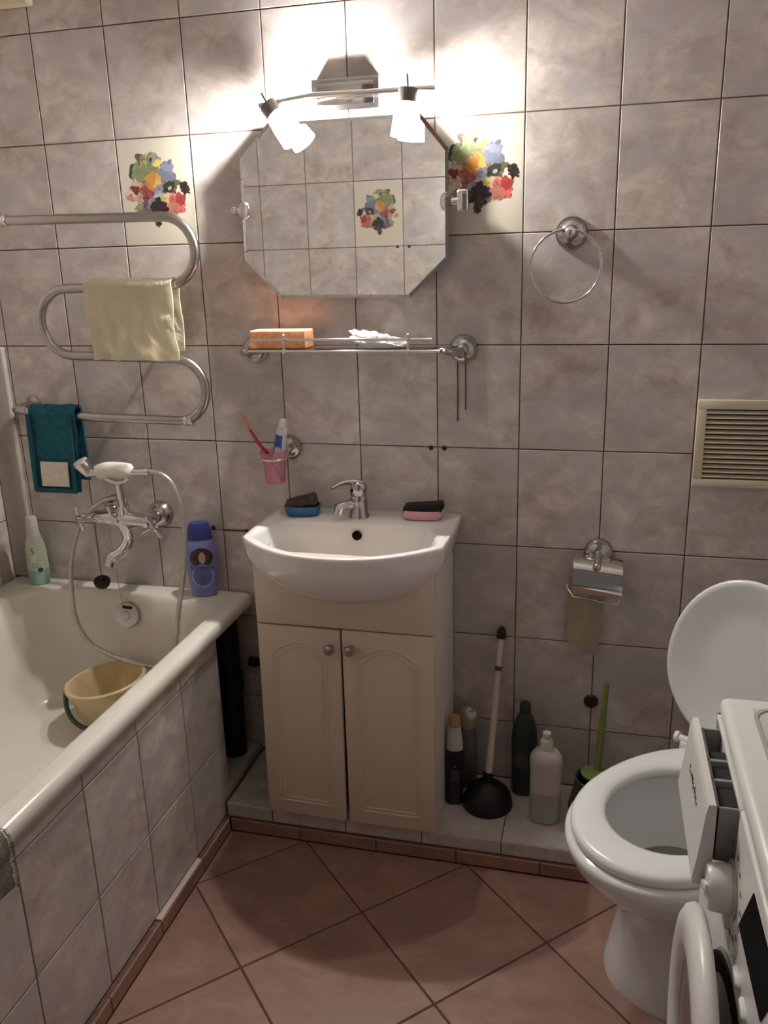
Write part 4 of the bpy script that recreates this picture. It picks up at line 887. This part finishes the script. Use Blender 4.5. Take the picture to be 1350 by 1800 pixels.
p0 = Vector((1.350, -0.124, ZS + 0.085)); p1 = Vector((1.3665, -0.022, 0.508))
bm = bm_new(); tube(bm, [p0, p0.lerp(p1, 0.5), p1], [0.0098, 0.0086, 0.0074], 16); stk = part('stick', bm, mat('pale_wood_stick', (0.60, 0.49, 0.44), 0.6, var=0.12, scale=20), pg)
bm = bm_new(); q = p0.lerp(p1, 0.775); cyl(bm, q - (p1 - p0).normalized() * 0.006, q + (p1 - p0).normalized() * 0.006, 0.0083, 0.0082); part('worn_mark', bm, mat('worn_dark', (0.10, 0.06, 0.045), 0.8), stk)
bm = bm_new(); lathe(bm, [(0.0, -0.004), (0.0112, -0.004), (0.0120, 0.0), (0.0120, 0.014), (0.008, 0.022), (0.004, 0.027), (0.0, 0.028)], axis_m(p1, (p1 - p0)), 20); part('end_cap', bm, BLACK, stk)
s3 = thing('cleaner_bottle', 'dark green bottle standing against the wall behind the white bottle', 'bottle', (1.435, -0.055, ZS), R_(5))
pr4 = [(0.0, 0.027, 0.020), (0.003, 0.030, 0.023), (0.08, 0.0325, 0.025), (0.16, 0.0345, 0.025), (0.19, 0.0315, 0.023), (0.218, 0.0240, 0.019), (0.240, 0.0135, 0.0135)]
DGR = mat('dark_green_plastic', (0.026, 0.042, 0.035), 0.35, var=0.1)
part('bottle_body', bottle_bm(pr4, 2.4, 36), DGR, s3, local=True)
part('cap', bottle_bm([(0.2402, 0.0145, 0.0145), (0.262, 0.0140, 0.0140), (0.266, 0.012, 0.012), (0.267, 0.0, 0.0)], 2.0, 28), mat('dark_cap', (0.016, 0.028, 0.022), 0.4), s3, local=True)
at4 = bottle_fn(pr4, 2.4, None, 0)
part('label_print', label_bm(at4, -0.024, 0.010, 0.085, 0.125), mat('dim_label', (0.06, 0.065, 0.065), 0.4, var=0.5, scale=120), s3, local=True)
s4 = thing('dish_soap_bottle', 'white translucent bottle with a push-pull cap on the step', 'bottle', (1.497, -0.158, ZS), R_(3))
pr5 = [(0.0, 0.032, 0.024), (0.004, 0.037, 0.028), (0.06, 0.0385, 0.029), (0.15, 0.0385, 0.029), (0.168, 0.0405, 0.031), (0.180, 0.0395, 0.030), (0.195, 0.030, 0.024), (0.203, 0.017, 0.017)]
part('bottle_body', bottle_bm(pr5, 2.5, 40), mat('milky_plastic', (0.55, 0.50, 0.46), 0.4, var=0.05), s4, local=True)
part('liquid_level', bottle_bm([(0.002, 0.034, 0.026), (0.0045, 0.0373, 0.0283), (0.06, 0.0388, 0.0293), (0.088, 0.0388, 0.0293)], 2.5, 40), mat('greenish_plastic', (0.36, 0.38, 0.33), 0.4, var=0.05), s4, local=True)
part('cap', bottle_bm([(0.2032, 0.0170, 0.0170), (0.224, 0.0160, 0.0160), (0.230, 0.0135, 0.0135), (0.232, 0.006, 0.006), (0.238, 0.006, 0.006), (0.240, 0.0105, 0.0105), (0.248, 0.0100, 0.0100), (0.250, 0.0, 0.0)], 2.0, 28), OFFW, s4, local=True)
tbk = thing('toilet_brush', 'lime green toilet brush in its holder beside the toilet', 'toilet brush', (1.615, -0.125, ZS))
LIME = mat('lime_plastic', (0.30, 0.38, 0.10), 0.3, var=0.08, trans=0.45); DLIME = mat('dark_lime_plastic', (0.055, 0.080, 0.022), 0.35, var=0.08)
bm = bm_new(); lathe(bm, [(0.0, 0.0), (0.055, 0.0), (0.060, 0.004), (0.062, 0.030), (0.052, 0.075), (0.046, 0.110), (0.048, 0.114), (0.045, 0.116), (0.041, 0.110), (0.047, 0.072), (0.052, 0.02), (0.0, 0.01)], Matrix.Translation((1.615, -0.125, ZS)), 36); part('holder', bm, DLIME, tbk)
bm = bm_new(); tube(bm, [(1.618, -0.120, ZS + 0.06), (1.627, -0.105, 0.30), (1.634, -0.088, 0.438)], [0.010, 0.0085, 0.0065], 14); part('handle', bm, LIME, tbk, label='translucent lime handle')
bm = bm_new(); lathe(bm, [(0.012, 0.0), (0.034, 0.004), (0.036, 0.010), (0.014, 0.016), (0.0, 0.018)], Matrix.Translation((1.6175, -0.1205, ZS + 0.116)), 30); part('splash_guard', bm, LIME, tbk)

# ------------------------------------------------------------------ toilet
TH = R_(57); dv = Vector((-cos(TH), -sin(TH), 0)); RZ = math.atan2(dv.y, dv.x)
wc = thing('toilet', 'white ceramic toilet with raised lid in the right corner', 'toilet', (1.874, -0.363, 0.0), RZ)
def egg(u0, ub, uf, hw, z, n=56, sq=2.0, k_=1.0):
    out = []; u0 *= k_; ub *= k_; uf *= k_; hw *= k_
    for k in range(n):
        a = 2 * pi * k / n; c_, s_ = cos(a), sin(a)
        out.append(Vector((u0 + (uf if c_ > 0 else ub) * math.copysign(abs(c_) ** (2 / sq), c_), hw * math.copysign(abs(s_) ** (2 / sq), s_), z)))
    return out
bm = bm_new()
loft(bm, [egg(0.130, 0.11, 0.168, 0.141, 0.0, sq=2.3), egg(0.130, 0.11, 0.168, 0.141, 0.012, sq=2.3), egg(0.125, 0.105, 0.163, 0.134, 0.05, sq=2.3), egg(0.125, 0.105, 0.155, 0.120, 0.13, sq=2.2), egg(0.135, 0.12, 0.155, 0.114, 0.20),
          egg(0.170, 0.16, 0.170, 0.130, 0.26), egg(0.215, 0.22, 0.188, 0.147, 0.315), egg(0.235, 0.260, 0.203, 0.164, 0.355), egg(0.242, 0.280, 0.210, 0.174, 0.385), egg(0.242, 0.280, 0.210, 0.175, 0.397), egg(0.242, 0.276, 0.205, 0.171, 0.4035),
          egg(0.225, 0.165, 0.145, 0.126, 0.4035), egg(0.225, 0.160, 0.140, 0.121, 0.398), egg(0.225, 0.165, 0.15, 0.130, 0.385), egg(0.215, 0.15, 0.145, 0.125, 0.33), egg(0.205, 0.125, 0.125, 0.110, 0.275), egg(0.20, 0.10, 0.10, 0.085, 0.24), egg(0.20, 0.05, 0.05, 0.04, 0.225)])
part('bowl', bm, TOILETM, wc, local=True, ang=60)
bm = bm_new(); loft(bm, [egg(0.20, 0.108, 0.108, 0.092, 0.248), egg(0.20, 0.108, 0.108, 0.092, 0.250)]); part('water', bm, mat('bowl_water', (0.25, 0.26, 0.25), 0.03, var=0.0), wc, local=True)
bm = bm_new()
so = lambda i, z: egg(0.242, 0.277 - i, 0.197 - i, 0.166 - i, z)
si = lambda i, z: egg(0.224, 0.154 - i, 0.133 - i, 0.114 - i, z)
rg = [so(0.004, 0.4055), so(0.0, 0.409), so(0.0, 0.418), so(0.004, 0.4245), so(0.012, 0.4275), si(-0.014, 0.4275), si(-0.004, 0.4235), si(0.0, 0.417), si(0.0, 0.409), si(-0.004, 0.4055)]
loft(bm, rg + [rg[0]], False, False); seat = part('seat', bm, SEATM, wc, local=True, ang=60)
lean = R_(97)
hz = 0.436
def lidp(u, v, w): return Vector((-0.012 + u * cos(lean) + w * sin(lean) * 1.0, v, hz + u * sin(lean) - w * cos(lean)))
def leg(i, w, s=1.0): return [lidp(p.x, p.y, w) for p in egg(0.176, (0.174 - i) * s, (0.202 - i) * s, (0.166 - i) * s, 0, k_=1.0)]
bm = bm_new(); loft(bm, [leg(0.012, -0.016), leg(0.002, -0.012), leg(0.0, -0.005), leg(0.002, 0.0), leg(0.006, 0.002), leg(0.014, 0.0), leg(0.055, -0.006), leg(0.068, -0.0095), leg(0.10, -0.0105)]); part('lid', bm, SEATM, wc, local=True, ang=50, label='raised oval lid seen from its underside')
for s in (-1, 1):
    bm = bm_new(); cyl(bm, (-0.006, s * 0.075, 0.434), (-0.006, s * 0.108, 0.434), 0.0085); cyl(bm, (-0.006, s * 0.108, 0.434), (-0.006, s * 0.116, 0.434), 0.0125)
    box(bm, -0.016, 0.010, s * 0.090 - 0.009, s * 0.090 + 0.009, 0.404, 0.434, 0.003); part('hinge', bm, WHP, wc, local=True)

# ------------------------------------------------------------------ washing machine
FX = 1.765
wm = thing('washing_machine', 'white front-loading washing machine with drawer and door ajar', 'washing machine', (1.95, -1.18, 0.0))
WMW = mat('white_enamel_steel', (0.72, 0.70, 0.67), 0.28, var=0.02)
WMP = mat('white_machine_plastic', (0.74, 0.72, 0.69), 0.32, var=0.02)
GRY = mat('grey_drawer_plastic', (0.30, 0.29, 0.28), 0.4, var=0.04)
y0, y1 = -1.482, -0.876
bm = bm_new(); box(bm, FX + 0.006, XR - 0.006, y0, y1, 0.012, 0.822, 0.004); part('body', bm, WMW, wm)
bm = bm_new(); box(bm, FX + 0.002, XR - 0.006, y0 - 0.001, y1 + 0.001, 0.8225, 0.850, 0.012, 4); tp_ = part('worktop', bm, WMP, wm)
bm = bm_new()
r0 = rrect(FX + 0.038, XR - 0.03, y0 + 0.03, y1 - 0.030, 0.03, 0.850, 6); r1 = rrect(FX + 0.043, XR - 0.035, y0 + 0.035, y1 - 0.035, 0.026, 0.850, 6)
up = lambda r, z: [Vector((p.x, p.y, z)) for p in r]
loft(bm, [up(r0, 0.8495), up(r0, 0.8522), up(r1, 0.8522), up(r1, 0.8496)], False, False); part('worktop_ridge', bm, mat('worktop_groove', (0.46, 0.44, 0.42), 0.4), tp_)
bm = bm_new(); box(bm, FX + 0.040, XR - 0.032, y0 + 0.032, y1 - 0.032, 0.849, 0.8506); part('worktop_inset', bm, mat('pale_green_top', (0.58, 0.62, 0.57), 0.35, var=0.02), tp_)
bm = bm_new(); box(bm, FX, FX + 0.010, y0, y1 - 0.224, 0.632, 0.8225, 0.004, 3); box(bm, FX, FX + 0.010, y1 - 0.226, y1, 0.632, 0.700, 0.003, 2); box(bm, FX, FX + 0.010, y1 - 0.008, y1, 0.700, 0.8225, 0.002, 2); box(bm, FX, FX + 0.010, y1 - 0.226, y1, 0.815, 0.8225, 0.002, 2); cpn = part('control_panel', bm, WMP, wm)
bm = bm_new(); box(bm, FX + 0.0005, FX + 0.008, y0, y1, 0.09, 0.631, 0.004); part('front_panel', bm, WMW, wm)
bm = bm_new(); box(bm, FX + 0.002, FX + 0.008, y0 + 0.002, y1 - 0.002, 0.014, 0.088, 0.003); part('kick_plate', bm, WMP, wm)
# drawer pulled a little way out
dy1, dy0 = -0.884, -1.090
bm = bm_new()
sec = [(1.7325, 0.8135), (1.7335, 0.815), (1.7410, 0.815), (1.7420, 0.8135), (1.7425, 0.735), (1.7410, 0.702), (1.7300, 0.699), (1.7215, 0.701), (1.7205, 0.708), (1.7240, 0.735), (1.7275, 0.770), (1.7300, 0.800)]
loft(bm, [[Vector((x, dy0 + (dy1 - dy0) * k / 6, z)) for x, z in sec] for k in range(7)]); dr = part('drawer_front', bm, WMP, wm, ang=35)
ddx = bm_new(); zt = 0.806
xa, xb = 1.7430, FX + 0.12
box(ddx, xa, xb, dy0 + 0.010, dy0 + 0.014, 0.735, zt, 0.001); box(ddx, xa, xb, dy1 - 0.014, dy1 - 0.010, 0.735, zt, 0.001); box(ddx, xa, xb, dy0 + 0.010, dy1 - 0.010, 0.731, 0.735); box(ddx, xa, xa + 0.004, dy0 + 0.010, dy1 - 0.010, 0.735, zt, 0.001)
for yy in (dy0 + 0.070, dy0 + 0.115): box(ddx, xa, xb, yy - 0.003, yy + 0.003, 0.735, zt, 0.001)
part('drawer_tray', ddx, GRY, wm, label='grey detergent tray with compartments')
bm = bm_new()
for a, b in ((dy0 + 0.014, dy0 + 0.067), (dy0 + 0.073, dy0 + 0.112), (dy0 + 0.118, dy1 - 0.055)): box(bm, xa + 0.005, xb, a + 0.003, b - 0.003, 0.738, zt - 0.006, 0.004)
part('compartment_shade', bm, mat('compartment_shade_black', (0.008, 0.008, 0.008), 0.8), wm)  # solid black blocks stand in for the shade inside the hollow compartments
ink = mat('grey_print', (0.10, 0.09, 0.09), 0.6)
bm = bm_new(); rk = random.Random(9)
for k in range(11):
    yy = -0.945 - k * 0.0082; zz = 0.772 + rk.uniform(-0.0025, 0.0025); xx = 1.7277 - 0.0004
    pts_ = [(xx, yy + rk.uniform(-0.002, 0.002), zz + rk.uniform(-0.006, 0.006)) for q in range(4)]
    tube(bm, smooth_path(pts_, 3), 0.0006, 6)
part('faded_script', bm, ink, dr)
# programme knob
kc = Vector((FX, -1.110, 0.716)); Mk = axis_m(kc, (-1, 0, 0))
bm = bm_new(); lathe(bm, [(0.035, -0.001), (0.035, 0.002), (0.032, 0.0035), (0.0, 0.0035)], Mk, 36); kb = part('knob_ring', bm, mat('knob_ring', (0.42, 0.40, 0.38), 0.3, 0.3), wm)
bm = bm_new(); lathe(bm, [(0.0290, 0.003), (0.0290, 0.006), (0.0275, 0.026), (0.025, 0.030), (0.0, 0.031)], Mk, 36); part('knob', bm, WMP, kb)
bm = bm_new(); box(bm, -0.006, 0.006, -0.022, 0.022, 0.029, 0.035, 0.003, 2, Mk @ Matrix.Rotation(0.5, 4, 'Z')); part('knob_grip', bm, WMP, kb)
bm = bm_new()
for k in range(16):
    a = 2 * pi * k / 16 + 0.2; c = kc + Vector((-0.0003, 0.054 * cos(a), 0.054 * sin(a)))
    box(bm, c.x - 0.0002, c.x + 0.0003, c.y - 0.004, c.y + 0.004, c.z - 0.0018, c.z + 0.0018)
part('dial_marks', bm, ink, cpn, smooth=False)
bm = bm_new(); poly = [(-1.165, 0.714), (-1.303, 0.722), (-1.350, 0.806), (-1.216, 0.801)]
loft(bm, [[Vector((FX + 0.001, y, z)) for y, z in poly], [Vector((FX - 0.0012, y, z)) for y, z in poly]]); part('display', bm, mat('black_display', (0.004, 0.004, 0.005), 0.5, var=0.1, ior=1.08), cpn, smooth=False, label='black glass display')
for k in range(7):
    bm = bm_new(); c = Vector((FX, -1.10 - k * 0.045, 0.662 + 0.001 * k)); lathe(bm, [(1.0, 0.0), (1.0, 0.002), (0.8, 0.005), (0.0, 0.006)], axis_m(c, (-1, 0, 0)) @ Matrix.Diagonal((0.006, 0.016, 1, 1)), 20); part('button', bm, WMP, cpn)
# porthole and its door, slightly ajar, hinged on the far side
dc = Vector((FX, -1.180, 0.452))
bm = bm_new(); lathe(bm, [(0.175, -0.001), (0.175, 0.003), (0.165, 0.005), (0.150, 0.002), (0.148, -0.004), (0.0, -0.004)], axis_m(dc, (-1, 0, 0)), 48); part('gasket', bm, mat('dark_grey_gasket', (0.010, 0.010, 0.010), 0.9), wm, label='dark rubber door seal')
dc = Vector((FX, -1.180, 0.490)); hg = Vector((FX - 0.012, dc.y + 0.205, dc.z)); Mr = Matrix.Translation(hg) @ Matrix.Rotation(R_(-1.2), 4, 'Z') @ Matrix.Translation(-hg)
bm = bm_new(); Md = Mr @ axis_m(dc + Vector((-0.022, 0, 0)), (-1, 0, 0)) @ Matrix.Diagonal((1, 1, 0.72, 1))
lathe(bm, [(0.128, 0.004), (0.150, 0.0), (0.190, 0.0), (0.197, 0.004), (0.199, 0.012), (0.196, 0.024), (0.186, 0.033), (0.172, 0.037), (0.150, 0.034), (0.140, 0.026), (0.136, 0.014), (0.128, 0.004)], Md, 64); dr_ = part('door_ring', bm, WMP, wm, ang=50)
bm = bm_new(); lathe(bm, [(0.1385, 0.012), (0.135, 0.022), (0.11, 0.018), (0.06, 0.012), (0.0, 0.010)], Md, 48); part('door_glass', bm, mat('smoky_door_glass', (0.10, 0.085, 0.085), 0.08, var=0.05), dr_)

# ------------------------------------------------------------------ mat over the near end of the bath rim
MATM = mat('grey_shaggy_mat', (0.20, 0.185, 0.16), 0.98, var=0.3, scale=80, bump=0.8, bscale=300)
bm = bm_new(); g = []
prof = [(0.585, 0.40), (0.600, 0.50), (0.612, 0.555), (0.622, 0.584), (0.645, 0.592), (0.668, 0.591), (0.683, 0.584), (0.689, 0.565), (0.690, 0.53), (0.689, 0.50), (0.688, 0.478)]
sp_ = smooth_path([(x, 0, z) for x, z in prof], 4)
for i in range(25):
    y = -1.060 - 0.36 * i / 24; row = []
    for j, p in enumerate(sp_):
        n = NZ.noise(Vector((p.x * 60, y * 40, p.z * 60))); row.append(bm.verts.new((p.x + n * 0.003 + (0.004 * sin(y * 30) if j > 30 else 0), y + 0.004 * NZ.noise(Vector((j * 0.6, 0, 3))) * (1 if i == 0 else 0), p.z + n * 0.003)))
    g.append(row)
for A, B in zip(g[:-1], g[1:]):
    for k in range(len(sp_) - 1): bm.faces.new((A[k], A[k + 1], B[k + 1], B[k]))
bmesh.ops.recalc_face_normals(bm, faces=bm.faces); bmesh.ops.solidify(bm, geom=bm.faces[:], thickness=0.007)
rug = thing('bath_mat', 'grey shaggy mat hung over the near part of the bath rim', 'mat', (0.66, -1.2, 0.478))
rb = part('mat_body', bm, MATM, rug, ang=80)
bm = bm_new(); rnd = random.Random(4)
for k in range(700):
    i = rnd.random(); j = rnd.randrange(4, len(sp_) - 1); p = sp_[j]; y = -1.060 - (0 if rnd.random() < 0.4 else 0.36 * i)
    a = Vector((p.x + 0.004, y, p.z)); dvv = Vector((rnd.uniform(-0.3, 1), rnd.uniform(-0.5, 1.0), rnd.uniform(-0.7, 0.7))).normalized() * rnd.uniform(0.004, 0.010)
    s = Vector((0, 0.0006, 0.0006)); v = [bm.verts.new(a - s), bm.verts.new(a + s), bm.verts.new(a + dvv)]; bm.faces.new(v)
fz = part('pile', bm, MATM, rug, smooth=False); fz['kind'] = 'stuff'
